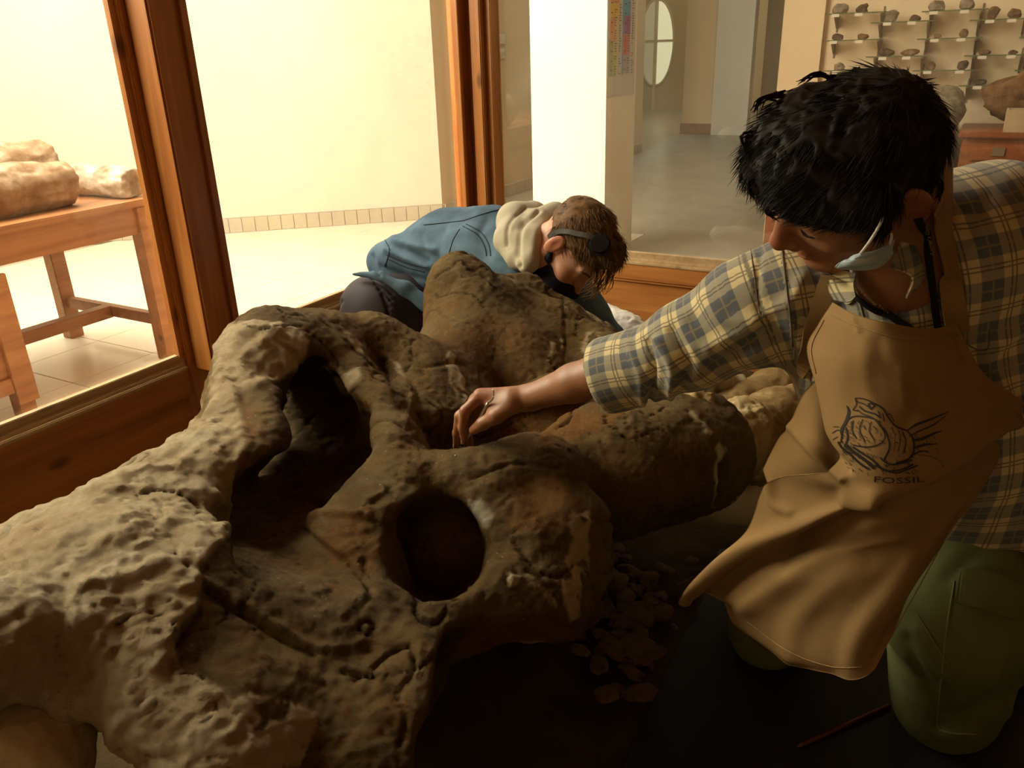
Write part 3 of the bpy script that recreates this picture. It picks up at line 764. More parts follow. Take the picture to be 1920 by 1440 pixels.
# ragged borders: warp the lookup with 3-D noise
wxx = px + 16 * fbm(SV, 18, 4, 71); wyy = py + 16 * fbm(SV, 18, 4, 72)
PL = poly_mask([(-80, 960), (190, 900), (250, 850), (380, 780), (420, 690), (470, 830), (430, 900), (415, 960), (420, 1010), (370, 1080), (365, 1140), (320, 1200), (330, 1260), (420, 1310), (470, 1380), (540, 1460), (-80, 1460)])
PD = poly_mask([(405, 650), (430, 610), (530, 600), (580, 640), (560, 690), (500, 725), (440, 740), (410, 720)])
patches = [[(610, 685), (635, 690), (650, 700), (675, 690), (680, 715), (660, 740), (640, 730)], [(645, 615), (660, 620), (685, 650), (682, 668), (665, 660)],
           [(845, 660), (860, 670), (880, 745), (875, 755), (850, 730), (840, 690)], [(735, 660), (755, 700), (762, 720), (745, 700)],
           [(1030, 640), (1060, 635), (1055, 655), (1020, 675)], [(1065, 980), (1105, 960), (1100, 1100), (1090, 1160), (1070, 1170), (1060, 1090)],
           [(950, 1075), (1000, 1085), (1040, 1110), (1050, 1140), (1010, 1130), (960, 1110)], [(1010, 500), (1100, 560), (1150, 610), (1090, 585)], [(1100, 625), (1160, 640), (1150, 670), (1090, 660)],
           [(600, 1340), (560, 1440), (480, 1440), (450, 1350), (400, 1300), (430, 1280)], [(1270, 735), (1345, 850), (1340, 950), (1360, 840)]]
PP = np.zeros(len(px))
for q in patches: PP = np.maximum(PP, poly_mask(q, 2.5))
PP = PP * smooth01(fbm(SV, 42, 4, 88), -.22, -.10)
WH = poly_mask([(880, 935), (905, 940), (928, 970), (920, 985), (900, 965)], 4)
MK = fbm(SV, 7, 4, 33)
SHADEB = np.maximum(poly_mask([(500, 700), (640, 700), (690, 900), (560, 960), (560, 1080), (430, 1180), (390, 1090), (430, 960), (500, 880)], 14), poly_mask([(1110, 850), (1340, 810), (1330, 930), (1120, 980)], 18) * .25)  # shade of the left hollow put into the colour, fainter dark tone on the barrel
OR = np.maximum.reduce([poly_mask([(1120, 850), (1340, 800), (1330, 930), (1130, 970)], 25) * .55, poly_mask([(830, 560), (1000, 600), (1060, 700), (900, 720), (800, 640)], 30) * .5, poly_mask([(905, 915), (1050, 890), (1090, 960), (1060, 990), (960, 990), (930, 960)], 12), poly_mask([(930, 780), (1200, 760), (1080, 830), (950, 850)], 14), poly_mask([(880, 1170), (980, 1165), (1075, 1170), (1070, 1195), (850, 1235)], 8), poly_mask([(430, 760), (470, 740), (490, 800), (450, 880)], 10), poly_mask([(560, 950), (660, 960), (720, 1010), (690, 1080), (620, 1050)], 10) * .7])
pl = np.clip(np.maximum(PL, np.maximum(PD, PP)), 0, 1)
# relief
big = fbm(SV, 9, 3, 11); mid = fbm(SV, 26, 4, 12); rid = fbm(SV, 18, 4, 13, ridged=True); fine = fbm(SV, 75, 3, 14)
warp = SV + 0.02 * np.stack([fbm(SV, 14, 2, 21), fbm(SV, 14, 2, 22), fbm(SV, 14, 2, 23)], 1)
crk = 1 - np.abs(vnoise(warp, 13, 31)); crack = smooth01(crk, .965, 1.0) * (vnoise(SV, 5, 44) > -.1)
crk2 = 1 - np.abs(vnoise(warp, 30, 35)); crack = np.maximum(crack, .5 * smooth01(crk2, .96, 1.0) * (vnoise(SV, 8, 45) > .15))
flake = smooth01(vnoise(warp, 19, 51), .12, .18) * smooth01(vnoise(SV, 6, 52), -.2, .3)
smoothz = np.maximum(poly_mask([(905, 900), (1340, 780), (1340, 930), (1110, 980), (1050, 990)], 20), poly_mask([(800, 560), (1000, 560), (1080, 640), (1000, 700), (850, 760), (780, 650)], 20))
rgh = 1 - .65 * smoothz
H_ = .005 * big + rgh * (.0018 * mid + .0015 * rid + .0024 * fine + .002 * flake) - .005 * crack * rgh + .002 * np.maximum(PP, PD) + .006 * PL + .001 * WH
ter = fbm(warp, 11, 3, 81) * 4.5; ter = np.floor(ter) + smooth01(ter - np.floor(ter), .0, .22)
ter2 = fbm(warp, 24, 3, 84) * 4; ter2 = np.floor(ter2) + smooth01(ter2 - np.floor(ter2), .0, .25)
H_ += (1 - pl) * (rgh - .25) * (.0014 * ter + .0012 * ter2) + .0018 * fbm(SV, 130, 2, 85)
for ln_, w_, a_ in [([(372, 1085), (430, 1120), (520, 1175), (600, 1215), (680, 1205)], 9, .005), ([(385, 1110), (430, 1145), (520, 1195), (590, 1230)], 5, -.006), ([(560, 980), (600, 1020), (650, 1055), (690, 1100)], 4, -.008), ([(570, 970), (620, 960), (690, 965)], 6, .006),
                    ([(695, 1085), (680, 1050), (690, 1120), (670, 1150)], 4, -.005), ([(820, 1240), (870, 1205), (960, 1175), (1040, 1160)], 6, -.007), ([(700, 1255), (735, 1225), (770, 1215), (775, 1260), (745, 1300)], 4, -.006), ([(640, 1260), (720, 1280), (760, 1340), (750, 1400)], 4, -.006),
                    ([(1055, 560), (1060, 640), (1055, 700)], 2, -.003), ([(900, 690), (905, 740), (880, 760)], 3, -.004), ([(790, 690), (860, 680), (890, 700)], 4, -.005), ([(930, 520), (1000, 570), (1080, 600)], 5, -.006), ([(905, 800), (1000, 770), (1080, 740)], 3, -.004), ([(880, 900), (960, 870), (1050, 880)], 3, -.004),
                    ([(740, 700), (770, 740), (760, 790)], 6, .006), ([(690, 640), (720, 690), (745, 740)], 5, -.006), ([(520, 640), (560, 680), (540, 740)], 5, -.006), ([(430, 640), (470, 620), (530, 625), (570, 660), (550, 700), (490, 725), (440, 715)], 5, .004), ([(370, 1150), (330, 1210), (320, 1260)], 6, -.008), ([(410, 1000), (420, 960), (400, 930)], 7, .008), ([(150, 1110), (220, 1090), (300, 1060)], 12, .005),
                    ([(690, 940), (720, 920), (700, 900)], 5, .005), ([(1075, 970), (1110, 985), (1115, 1030)], 5, .006), ([(1120, 985), (1200, 960), (1320, 925)], 4, -.006)]:
    H_ += a_ * stroke(SV, ln_, w_)
H_ += PL * (.006 * fbm(SV, 16, 3, 61) + .0045 * fbm(SV, 45, 3, 62) + .003 * smooth01(fbm(SV, 34, 4, 66), .05, .2) + .0025 * fbm(SV, 95, 2, 67)) + PD * (.006 * fbm(SV, 24, 3, 63, ridged=True))
SV = SV + SN * H_[:, None]
SV[:, 2] = np.maximum(SV[:, 2], 0.0)
m, nt, b = new_mat('fossil_skull_surface')
n1 = noise(nt, 6, 6, .6); n2 = noise(nt, 38, 6, .65); n3 = noise(nt, 14, 5, .6)
bone = ramp(nt, n1, [(.28, (.062, .032, .008)), (.45, (.125, .070, .018)), (.58, (.185, .112, .032)), (.72, (.24, .16, .055))])
bone = mixc(nt, math_n(nt, 'MULTIPLY', attr(nt, 'orange').outputs['Fac'], .75), bone, ramp(nt, n3, [(.3, (.15, .050, .006)), (.5, (.28, .10, .012)), (.7, (.30, .15, .03))]))
bone = mixc(nt, ramp(nt, noise(nt, 24, 7, .72, None, .5), [(.56, (0, 0, 0)), (.62, (.7, .7, .7))]), bone, (.24, .095, .018))
bone = mixc(nt, ramp(nt, noise(nt, 31, 7, .75), [(.60, (0, 0, 0)), (.66, (.8, .8, .8))]), bone, (.045, .024, .010))
bone = mixc(nt, math_n(nt, 'MULTIPLY', attr(nt, 'shade_brown').outputs['Fac'], .55), bone, (.085, .042, .016))
dustf = ramp(nt, noise(nt, 10, 6, .7), [(.46, (0, 0, 0)), (.60, (1, 1, 1))])
ge = nt.nodes.new('ShaderNodeNewGeometry'); sp = nt.nodes.new('ShaderNodeSeparateXYZ'); nt.links.new(ge.outputs['Normal'], sp.inputs[0])
upf = math_n(nt, 'MULTIPLY', ramp(nt, sp.outputs['Z'], [(.30, (0, 0, 0)), (.8, (.9, .9, .9))]), math_n(nt, 'ADD', .30, math_n(nt, 'MULTIPLY', dustf, .65)))
bone = mixc(nt, upf, bone, (.20, .142, .062))
plas = ramp(nt, n2, [(.3, (.43, .33, .185)), (.5, (.56, .455, .28)), (.7, (.68, .59, .41))])
plas = mixc(nt, ramp(nt, n1, [(.4, (0, 0, 0)), (.65, (.6, .6, .6))]), plas, (.42, .28, .14))
c = mixc(nt, attr(nt, 'plaster').outputs['Fac'], bone, plas)
sv_ = N(nt, 'ShaderNodeTexVoronoi', inp={'Scale': 55.0}); nt.links.new(coords(nt), sv_.inputs['Vector'])
c = mixc(nt, ramp(nt, sv_.outputs['Distance'], [(.09, (.4, .4, .4)), (.13, (0, 0, 0))]), c, mixc(nt, ramp(nt, noise(nt, 9, 3), [(.5, (0, 0, 0)), (.55, (1, 1, 1))]), c, (.40, .33, .20)))
c = mixc(nt, attr(nt, 'white').outputs['Fac'], c, (.50, .46, .34))
c = mixc(nt, math_n(nt, 'MULTIPLY', attr(nt, 'crack').outputs['Fac'], .8), c, (.04, .02, .008))
nt.links.new(c, b.inputs['Base Color']); b.inputs['Roughness'].default_value = .82; b.inputs['Specular IOR Level'].default_value = .18
bump(nt, b, math_n(nt, 'ADD', math_n(nt, 'ADD', noise(nt, 75, 12, .8), math_n(nt, 'MULTIPLY', noise(nt, 210, 8, .8), .6)), math_n(nt, 'MULTIPLY', noise(nt, 22, 6, .7, None, .8), .8)), 1.0, .008)
M['skull'] = m
skull = mesh_np('fossil_skull', SV, SQ, m, cols=dict(plaster=np.clip(pl + .0 * MK, 0, 1), white=WH, orange=OR, shade_brown=SHADEB, crack=crack * rgh))
tag(skull, 'huge brown fossil elephant-like skull with a pale plaster wing filling the foreground', 'fossil skull')
# ------------------------------------------------------------------ people: shared tools
def skin_mat(name, col, deep):
    m, nt, b = new_mat(name)
    n = noise(nt, 30, 4, .6)
    c = ramp(nt, n, [(.3, tuple(x * .86 for x in col)), (.7, tuple(min(1, x * 1.08) for x in col))])
    c = mixc(nt, attr(nt, 'red').outputs['Fac'], c, deep)
    nt.links.new(c, b.inputs['Base Color']); b.inputs['Roughness'].default_value = .48
    b.inputs['Subsurface Weight'].default_value = .08; b.inputs['Subsurface Radius'].default_value = (.01, .004, .002); b.inputs['Subsurface Scale'].default_value = .5
    bump(nt, b, noise(nt, 400, 3, .6), .12, .001); return m
def head(s, R, O, sc_=1.0, k=.012, cr=((0, -.012, .045), (.074, .096, .086))):
    """head around an origin between the ears; columns of R: person's right, forward, up"""
    R = np.array(R); O = np.array(O)
    L = lambda x, y, z: O + R @ (np.array([x, y, z]) * sc_)
    E_ = lambda c, r, kk=k, op='add', RR=None: s.ell(L(*c), np.array(r) * sc_, R if RR is None else R @ RR, kk, op)
    Cn = lambda a, b, ra, rb=None, kk=k, op='add': s.cone(L(*a), L(*b), ra * sc_, (ra if rb is None else rb) * sc_, kk, op)
    E_(*cr); E_((0, .035, -.015), (.060, .062, .075), .03)
    E_((0, .03, -.060), (.050, .052, .048), .02)
    for q in (-1, 1):
        Cn((q * .050, -.005, -.050), (q * .018, .070, -.095), .020, .017, .025)
        E_((q * .043, .058, -.022), (.022, .022, .018), .02)
        Cn((q * .012, .088, .030), (q * .044, .074, .030), .011, .009, .012)
        E_((q * .032, .101, .006), (.018, .015, .014), .010, 'sub')
        s.ball(L(q * .031, .0745, .006), .0135 * sc_, .003)
        Cn((q * .018, .086, -.001), (q * .044, .080, -.001), .0035, .003, .004)
    Cn((0, .088, .022), (0, .113, -.028), .008, .0105, .012)
    s.ball(L(0, .113, -.029), .0115 * sc_, .006)
    for q in (-1, 1):
        s.ball(L(q * .0125, .1025, -.035), .0085 * sc_, .006)
        s.ball(L(q * .006, .108, -.0425), .0032 * sc_, .002, 'sub')
    E_((0, .088, -.048), (.022, .012, .012), .012)
    E_((0, .0955, -.0590), (.021, .0085, .0055), .004); E_((0, .0940, -.0700), (.018, .0095, .0065), .005)
    Cn((-.020, .101, -.0640), (.020, .101, -.0640), .0022, .0022, .003, 'sub')
    s.ball(L(0, .080, -.096), .019 * sc_, .018)
    a_ = math.radians(12)
    for q in (-1, 1):
        RR = np.array([[math.cos(.35 * q), -math.sin(.35 * q), 0], [math.sin(.35 * q), math.cos(.35 * q), 0], [0, 0, 1]])
        E_((q * .078, -.010, .000), (.0075, .019, .032), .006, 'add', RR)
        E_((q * .0865, -.004, .006), (.006, .011, .018), .004, 'sub', RR)
        E_((q * .0865, .002, -.012), (.006, .006, .008), .004, 'sub', RR)
    return L
def bvh_of(o):
    me = o.data; me.calc_loop_triangles()
    v = [x.co.copy() for x in me.vertices]; M_ = o.matrix_world if o.parent is None else o.matrix_parent_inverse
    return BVHTree.FromPolygons([tuple(a) for a in v], [tuple(p.vertices) for p in me.polygons])
def lay(bv, x, y, lift=.002, dflt=None):
    """the point of a surface that is seen at a pixel of the photograph, lifted along its normal"""
    r = Vector(ray(x, y)).normalized(); h = bv.ray_cast(Vector(CAM), r)
    if h[0] is None:
        return (Vector(P(x, y, dflt)), -r) if dflt else (None, None)
    n = h[1]; n = n if n.dot(r) < 0 else -n
    return h[0] + n * lift, n
def seam(name, bv, pts, mat, parent, r=.0012, n=24, lift=.0008, dflt=None):
    q = [lay(bv, x, y, lift, dflt)[0] for x, y in resample(pts, n)]; q = [p for p in q if p is not None]
    if len(q) > 2: return MB().tube(q, r, 5).build(name, mat, parent, smooth=True)
def strap(name, bv, pts, wpx, mat, parent, lift=.003, n=30, th=.0015, dflt=None, uv=False):
    """a flat band following the surface under a line of pixels; wpx: width in metres"""
    q = [lay(bv, x, y, lift, dflt) for x, y in resample(pts, n)]; q = [a for a in q if a[0] is not None]
    V = []; m_ = len(q)
    cs = [np.array(a[0]) for a in q]; ns = [np.array(a[1]) for a in q]
    for _ in range(3):
        cs = [cs[0]] + [(cs[i - 1] + cs[i] * 2 + cs[i + 1]) / 4 for i in range(1, m_ - 1)] + [cs[-1]]
        ns = [ns[0]] + [(ns[i - 1] + ns[i] * 2 + ns[i + 1]) / 4 for i in range(1, m_ - 1)] + [ns[-1]]
    ws = wpx if hasattr(wpx, '__len__') else [wpx, wpx]
    for i in range(m_):
        t = cs[min(i + 1, m_ - 1)] - cs[max(i - 1, 0)]; s_ = np.cross(t, ns[i]); s_ /= max(np.linalg.norm(s_), 1e-9)
        nn = ns[i] / np.linalg.norm(ns[i]); wv = np.interp(i / (m_ - 1), np.linspace(0, 1, len(ws)), ws)
        for a, b in ((-.5, 0), (.5, 0), (.5, 1), (-.5, 1)): V.append(cs[i] + s_ * a * wv + nn * b * th)
    F = []
    for i in range(m_ - 1):
        for k in range(4): F.append((i * 4 + k, i * 4 + (k + 1) % 4, i * 4 + 4 + (k + 1) % 4, i * 4 + 4 + k))
    F += [(0, 1, 2, 3), ((m_ - 1) * 4 + 3, (m_ - 1) * 4 + 2, (m_ - 1) * 4 + 1, (m_ - 1) * 4)]
    return mesh_np(name, V, F, mat, parent, smooth=False)
def strands(name, V, Nn, comb, mat, parent, n, ln, r, seed, lift=.25, curl=.2, mask=None, segs=5, k=.6):
    rnd = np.random.RandomState(seed); ids = np.arange(len(V)) if mask is None else np.nonzero(mask)[0]
    ids = rnd.choice(ids, n); Vs = []; Fs = []
    c = comb(V[ids]); nn = Nn[ids]; t = c - nn * (c * nn).sum(1, keepdims=True); t /= np.maximum(np.linalg.norm(t, axis=1, keepdims=True), 1e-6)
    t += rnd.normal(0, curl, t.shape); p = V[ids] - nn * .003
    L_ = ln * rnd.uniform(.6, 1.25, n)
    clump = np.stack([vnoise(V[ids], 30, seed + a) for a in range(3)], 1) * .35
    t = t + clump
    dirs = []
    for s_ in range(segs + 1):
        f = s_ / segs
        dirs.append(p.copy())
        dv = t + nn * (lift * (1 - 1.6 * f)) + np.array([0, 0, -.15 * f])
        dv /= np.linalg.norm(dv, axis=1, keepdims=True); p = p + dv * (L_ / segs)[:, None]
    for s_ in range(segs + 1):
        f = s_ / segs; rr = r * (1 - f) ** k + r * .08
        b = np.cross(t, nn); b /= np.maximum(np.linalg.norm(b, axis=1, keepdims=True), 1e-6)
        for a in range(3):
            an = 2 * math.pi * a / 3
            Vs.append(dirs[s_] + (b * math.cos(an) + nn * math.sin(an)) * rr)
    A_ = np.stack(Vs, 1)        # n, (segs+1)*3, 3
    base = (np.arange(n) * (segs + 1) * 3)[:, None]
    for s_ in range(segs):
        for a in range(3):
            a2 = (a + 1) % 3
            Fs.append(np.concatenate([base + s_ * 3 + a, base + s_ * 3 + a2, base + s_ * 3 + 3 + a2, base + s_ * 3 + 3 + a], 1))
    return mesh_np(name, A_.reshape(-1, 3), np.concatenate(Fs), mat, parent)
def join_np(parts):
    V = []; F = []; n = 0
    for v, f in parts: V.append(v); F.append(f + n); n += len(v)
    return np.concatenate(V), np.concatenate(F)
def fabric(name, col, rough=.9, bs_=420, bm_=.35, var=.1, sheen=.0):
    m, nt, b = new_mat(name); n = noise(nt, 9, 4)
    nt.links.new(ramp(nt, n, [(.3, tuple(c * (1 - var) for c in col)), (.7, tuple(min(1, c * (1 + var)) for c in col))]), b.inputs['Base Color'])
    b.inputs['Roughness'].default_value = rough; b.inputs['Specular IOR Level'].default_value = .15; b.inputs['Sheen Weight'].default_value = sheen
    bump(nt, b, noise(nt, bs_, 3, .6), bm_, .001); return m
def plaid():
    m, nt, b = new_mat('plaid_flannel'); a = attr(nt, 'plaid'); sp = nt.nodes.new('ShaderNodeSeparateXYZ'); nt.links.new(a.outputs['Vector'], sp.inputs[0])
    def band(o, c, w, soft=.01):       # 1 where |frac - c| < w
        f = math_n(nt, 'FRACT', o); d = math_n(nt, 'ABSOLUTE', math_n(nt, 'SUBTRACT', f, c))
        mr = N(nt, 'ShaderNodeMapRange', inp={1: w + soft, 2: w - soft, 3: 0.0, 4: 1.0}); nt.links.new(d, mr.inputs[0]); return mr.outputs[0]
    U, W_ = sp.outputs['X'], sp.outputs['Y']
    ua, va = band(U, .28, .24), band(W_, .28, .24)
    s_ = math_n(nt, 'MULTIPLY', math_n(nt, 'ADD', ua, va), .5)
    c = ramp(nt, s_, [(0.0, (.60, .50, .28)), (.5, (.29, .27, .20)), (1.0, (.115, .125, .14))])
    ln = math_n(nt, 'MAXIMUM', math_n(nt, 'MAXIMUM', band(U, .70, .018), band(U, .80, .018)), math_n(nt, 'MAXIMUM', band(W_, .70, .018), band(W_, .80, .018)))
    c = mixc(nt, math_n(nt, 'MULTIPLY', ln, .75), c, (.07, .065, .06))
    lo = math_n(nt, 'MAXIMUM', band(U, .28, .022), band(W_, .28, .022)); c = mixc(nt, math_n(nt, 'MULTIPLY', lo, .45), c, (.40, .30, .12))
    nt.links.new(c, b.inputs['Base Color']); b.inputs['Roughness'].default_value = .95; b.inputs['Specular IOR Level'].default_value = .08
    b.inputs['Sheen Weight'].default_value = .25
    bump(nt, b, noise(nt, 500, 3, .6), .4, .001); return m
M['plaid'] = plaid(); M['apron'] = fabric('tan_apron_cotton', (.26, .160, .066), .85); M['green'] = fabric('olive_trouser_cotton', (.125, .137, .050), .9)
M['denim'] = fabric('blue_denim', (.095, .155, .21), .9, 300, .5, .4); M['navy'] = fabric('navy_mask', (.018, .020, .035), .8)
M['charcoal'] = fabric('charcoal_trousers', (.055, .045, .050), .6); M['hood'] = fabric('grey_fleece_hood', (.46, .41, .30), .95, 200, .5)
M['blackfab'] = fabric('black_webbing', (.010, .009, .009), .8); M['maskblue'] = fabric('pale_blue_mask', (.42, .53, .60), .8)
M['skinA'] = skin_mat('brown_skin', (.29, .125, .055), (.28, .075, .035)); M['skinB'] = skin_mat('light_skin', (.58, .32, .20), (.62, .20, .12))
def hair_mat(name, a, c):
    m, nt, b = new_mat(name); nt.links.new(ramp(nt, noise(nt, 40, 3), [(.3, a), (.7, c)]), b.inputs['Base Color'])
    b.inputs['Roughness'].default_value = .6; b.inputs['Specular IOR Level'].default_value = .18; return m
M['hairA'] = hair_mat('black_hair', (.006, .004, .003), (.020, .013, .008)); M['hairB'] = hair_mat('brown_hair', (.075, .036, .013), (.22, .12, .05))
M['stitch'] = fabric('shirt_stitching', (.16, .15, .12)); M['steel'] = simple('tool_steel', (.55, .52, .46), .3, .1, 20, metal=.9)
# ------------------------------------------------------------------ the man in the apron
RA = np.array([[-0.6361, -0.7491, -0.185], [0.6039, -0.334, -0.7237], [0.4803, -0.5721, 0.6649]]); OA = np.array([-0.1042, 0.9767, 1.1104]) - MV[1] * .008; OA = CAM + (OA - CAM) * 1.005
manA = tag(empty('person', tuple(P(1650, 1000, 1.3) * np.array([1, 1, 0]))), 'person in checked shirt and tan apron kneeling and scraping the skull', 'person')
bd = SDF((-.83, .82, .42), (.36, 1.40, 1.27), .0027)
LA_ = head(bd, RA, OA, 1.0, cr=((0, .006, .028), (.069, .083, .072)))
shR, elR, wrR = P(1500, 565, 1.12), P(1290, 648, 1.19), P(995, 745, 1.36)
bd.cone(LA_(0, -.035, -.045), P(1690, 530, .99), .052, .056, .02)
bd.cone(P(1700, 600, 1.10), P(1780, 860, 1.20), .075, .09, .05)
bd.chain([(P(1690, 590, 1.10), .06), (shR, .045), (elR, .038)], .03); bd.cone(P(1700, 540, 1.05), P(1900, 470, 1.06), .06, .05, .04)
mf = elR + (wrR - elR) * .35
bd.chain([(elR, .038), (mf, .0385), (elR + (wrR - elR) * .7, .031), (wrR, .0225)], .012)
# hand: palm, four fingers, thumb
K1, K2, K3, K4 = P(901, 742, 1.385), P(893, 750, 1.405), P(892, 762, 1.425), P(896, 775, 1.44)
for kk_, r_ in ((K1, .0135), (K2, .0135), (K3, .0125), (K4, .011)): bd.cone(wrR, kk_, .0195, r_, .008)
bd.cone(P(960, 752, 1.36), P(925, 765, 1.375), .020, .014, .01)
fing = [([K1, P(872, 770, 1.385), P(868, 803, 1.41), P(871, 826, 1.43)], (.0105, .0092, .0082, .0068)),
        ([K2, P(862, 780, 1.41), P(857, 812, 1.435), P(856, 835, 1.45)], (.0105, .0092, .0082, .0066)),
        ([K3, P(866, 794, 1.45), P(868, 822, 1.47), P(874, 842, 1.475)], (.0100, .0086, .0078, .0062)),
        ([K4, P(878, 808, 1.47), P(880, 830, 1.485), P(884, 846, 1.485)], (.0090, .0078, .0070, .0056))]
for pts, rs in fing: bd.chain(list(zip(pts, rs)), .004)
bd.chain([(P(958, 760, 1.355), .0165), (P(930, 780, 1.36), .0135), (P(905, 794, 1.375), .0110), (P(888, 806, 1.395), .0085)], .006)
# the other arm hangs down with the hand on the thigh
e2_, w2_ = P(2075, 760, 1.20), P(2010, 930, 1.13)
bd.chain([(P(1990, 500, 1.12), .045), (e2_, .038), (w2_, .024)], .02)
kn2_ = P(1975, 985, 1.10)
for k_, (a_, b_) in enumerate(((-22, 0), (-8, 8), (6, 12), (20, 10))):
    q0 = P(1975 + a_, 985 + b_, 1.10); bd.cone(w2_, q0, .017, .011, .008); bd.chain([(q0, .0095), (P(1968 + a_ * 1.3, 1020 + b_, 1.095), .0085), (P(1965 + a_ * 1.5, 1046 + b_ - 6 * (k_ == 3), 1.10), .007)], .004)
bd.chain([(w2_, .014), (P(1975, 965, 1.085), .012), (P(1950, 990, 1.08), .0095), (P(1944, 1010, 1.085), .008)], .005)
V, Q = bd.mesh(); V = relax(V, Q, 1, .4)
red = np.zeros(len(V))
for c_, r_ in ((LA_(-.08, -.01, 0), .04), (LA_(0, .115, -.03), .025), (LA_(0, .1, -.065), .022), (P(890, 806, 1.4), .02), (P(870, 830, 1.43), .03), (K1, .025)):
    red = np.maximum(red, .75 * np.exp(-((V - c_) ** 2).sum(1) / r_ ** 2))
bodyA = mesh_np('body', V, Q, M['skinA'], manA, cols=dict(red=red)); bvA = bvh_of(bodyA)
# brow, lashes, nails
for pts, r_ in (([LA_(-.012, .1005, .031), LA_(-.028, .098, .036), LA_(-.044, .086, .033), LA_(-.052, .076, .026)], .0026),):
    MB().tube(resample(pts, 10), [.0015, .0026, .003, .003, .003, .0028, .0026, .0022, .0018, .001], 6).build('eyebrow', M['hairA'], manA, smooth=True)
MB().tube(resample([LA_(-.018, .0895, -.001), LA_(-.031, .0905, -.005), LA_(-.045, .082, -.002)], 8), [.0006, .001, .0012, .0013, .0013, .0012, .001, .0006], 5).build('eyelashes', M['hairA'], manA)
nailm = simple('fingernail', (.42, .22, .13), .3, .05)
def nail(p, d, n_, w=.0052, l=.009):
    s_ = SDF(p - .014, p + .014, .0009); d = d / np.linalg.norm(d); n_ = n_ - d * (n_ @ d); n_ /= np.linalg.norm(n_)
    s_.ell(p + n_ * 0, (w, l, .0016), np.stack([np.cross(d, n_), d, n_], 1), 0); v, q = s_.mesh(); mesh_np('fingernail', v, q, nailm, manA)
camdir = lambda p: (CAM - p) / np.linalg.norm(CAM - p)
for i_, up_ in ((0, .0068), (1, .0066)):
    p_ = fing[i_][0][3]; d_ = fing[i_][0][3] - fing[i_][0][2]; nail(p_ + camdir(p_) * up_ * .3 + MV[0] * (-up_ * .75), d_, camdir(p_) * .3 - MV[0])
tp = P(889, 805, 1.395); nail(tp + camdir(tp) * .0078, P(888, 806, 1.395) - P(905, 794, 1.375), camdir(tp), .0058, .009)
# hair
hs = SDF(OA - .2, OA + .22, .0035)
CR = MV.T @ np.diag([1, 1, 1])          # columns: right, down, forward of the camera
hs.ell(LA_(0, .003, .030), (.077, .091, .079), RA, .02)
hs.ell(LA_(0, .066, .066), (.050, .042, .036), RA, .03)
for x_, y_, d_, r_ in ((1475, 265, .85, .036), (1445, 290, .855, .026), (1440, 320, .86, .020), (1480, 335, .85, .020), (1525, 340, .83, .026), (1565, 360, .81, .024), (1605, 375, .795, .022), (1640, 375, .79, .022), (1520, 230, .86, .036), (1600, 205, .86, .034), (1700, 310, .88, .03), (1705, 360, .91, .026)):
    hs.ball(P(x_, y_, d_ + .025), r_, .02)
hs.cone(LA_(-.072, .018, .02), LA_(-.074, .020, -.012), .012, .006, .01)
# keep the face and ear free
hs.ball(LA_(-.095, -.006, -.006), .028, .008, 'sub')
V, Q = hs.mesh(); V = relax(V, Q, 1); Nn = vnormals(V, Q)
V = V + Nn * (.006 * fbm(V, 28, 3, 91) + .004 * fbm(V, 70, 2, 92, ridged=True))[:, None]
hairA = mesh_np('hair', V, Q, M['hairA'], manA)
crown = LA_(-.01, -.06, .105)
def combA(X):
    d = X - crown; fw = RA[:, 1] * .6 + RA[:, 2] * -.1
    return d / np.maximum(np.linalg.norm(d, axis=1, keepdims=True), .02) + fw
hx, hy = project(V)
strands('hair_strands', V, Nn, combA, M['hairA'], manA, 8000, .030, .0007, 5, .02, .14, (Nn @ MV[2] < .35))
bh = bvh_of(hairA)
for (x0, y0, x1, y1, x2, y2) in [(1440, 340, 1405, 345, 1415, 375), (1480, 370, 1440, 390, 1455, 410), (1550, 385, 1490, 390, 1478, 402), (1600, 400, 1560, 420, 1520, 408), (1420, 250, 1395, 260, 1402, 300), (1470, 180, 1430, 190, 1415, 215), (1560, 150, 1530, 140, 1500, 155), (1620, 150, 1610, 132, 1590, 138), (1700, 180, 1730, 190, 1745, 215), (1690, 170, 1680, 152, 1660, 158), (1745, 330, 1762, 350, 1755, 375)]:
    mb = MB()
    for t_ in range(9):
        j = lambda s_: rr.uniform(-s_, s_)
        mb.tube(resample([P(x0 + j(14), y0 + j(10), .87), P(x1 + j(8), y1 + j(6), .86), P(x2 + j(10), y2 + j(8), .86)], 7), [.0012, .0012, .0011, .001, .0008, .0006, .0003], 4)
    mb.build('hair_wisp', M['hairA'], manA)
# shirt: torso and the reaching sleeve, one mesh
sh_ = SDF((-.52, .80, .35), (.42, 1.62, 1.18), .0042)
sl_pts = [P(1482, 556, 1.10), P(1405, 585, 1.12), P(1300, 645, 1.17), P(1215, 685, 1.22), P(1140, 705, 1.265)]
sh_.ell(P(1740, 650, 1.10), (.185, .20, .125), CR, .03)
sh_.ell(P(1850, 560, 1.12), (.13, .15, .11), CR, .05)
sh_.chain([(P(1600, 600, 1.12), .075), (P(1490, 560, 1.10), .076)], .05)
sh_.chain([(sl_pts[0], .078), (sl_pts[1], .070), (sl_pts[2], .062), (sl_pts[3], .056)], .03)
sh_.chain([(P(1690, 575, 1.02), .075), (P(1800, 480, 1.02), .090), (P(1900, 465, 1.06), .085), (P(2000, 540, 1.12), .08)], .05)
sh_.chain([(P(1745, 430, 1.02), .058), (P(1850, 420, 1.03), .062), (P(1940, 440, 1.06), .065)], .04)
sh_.cone(P(1800, 800, 1.17), P(1850, 900, 1.22), .15, .14, .05)
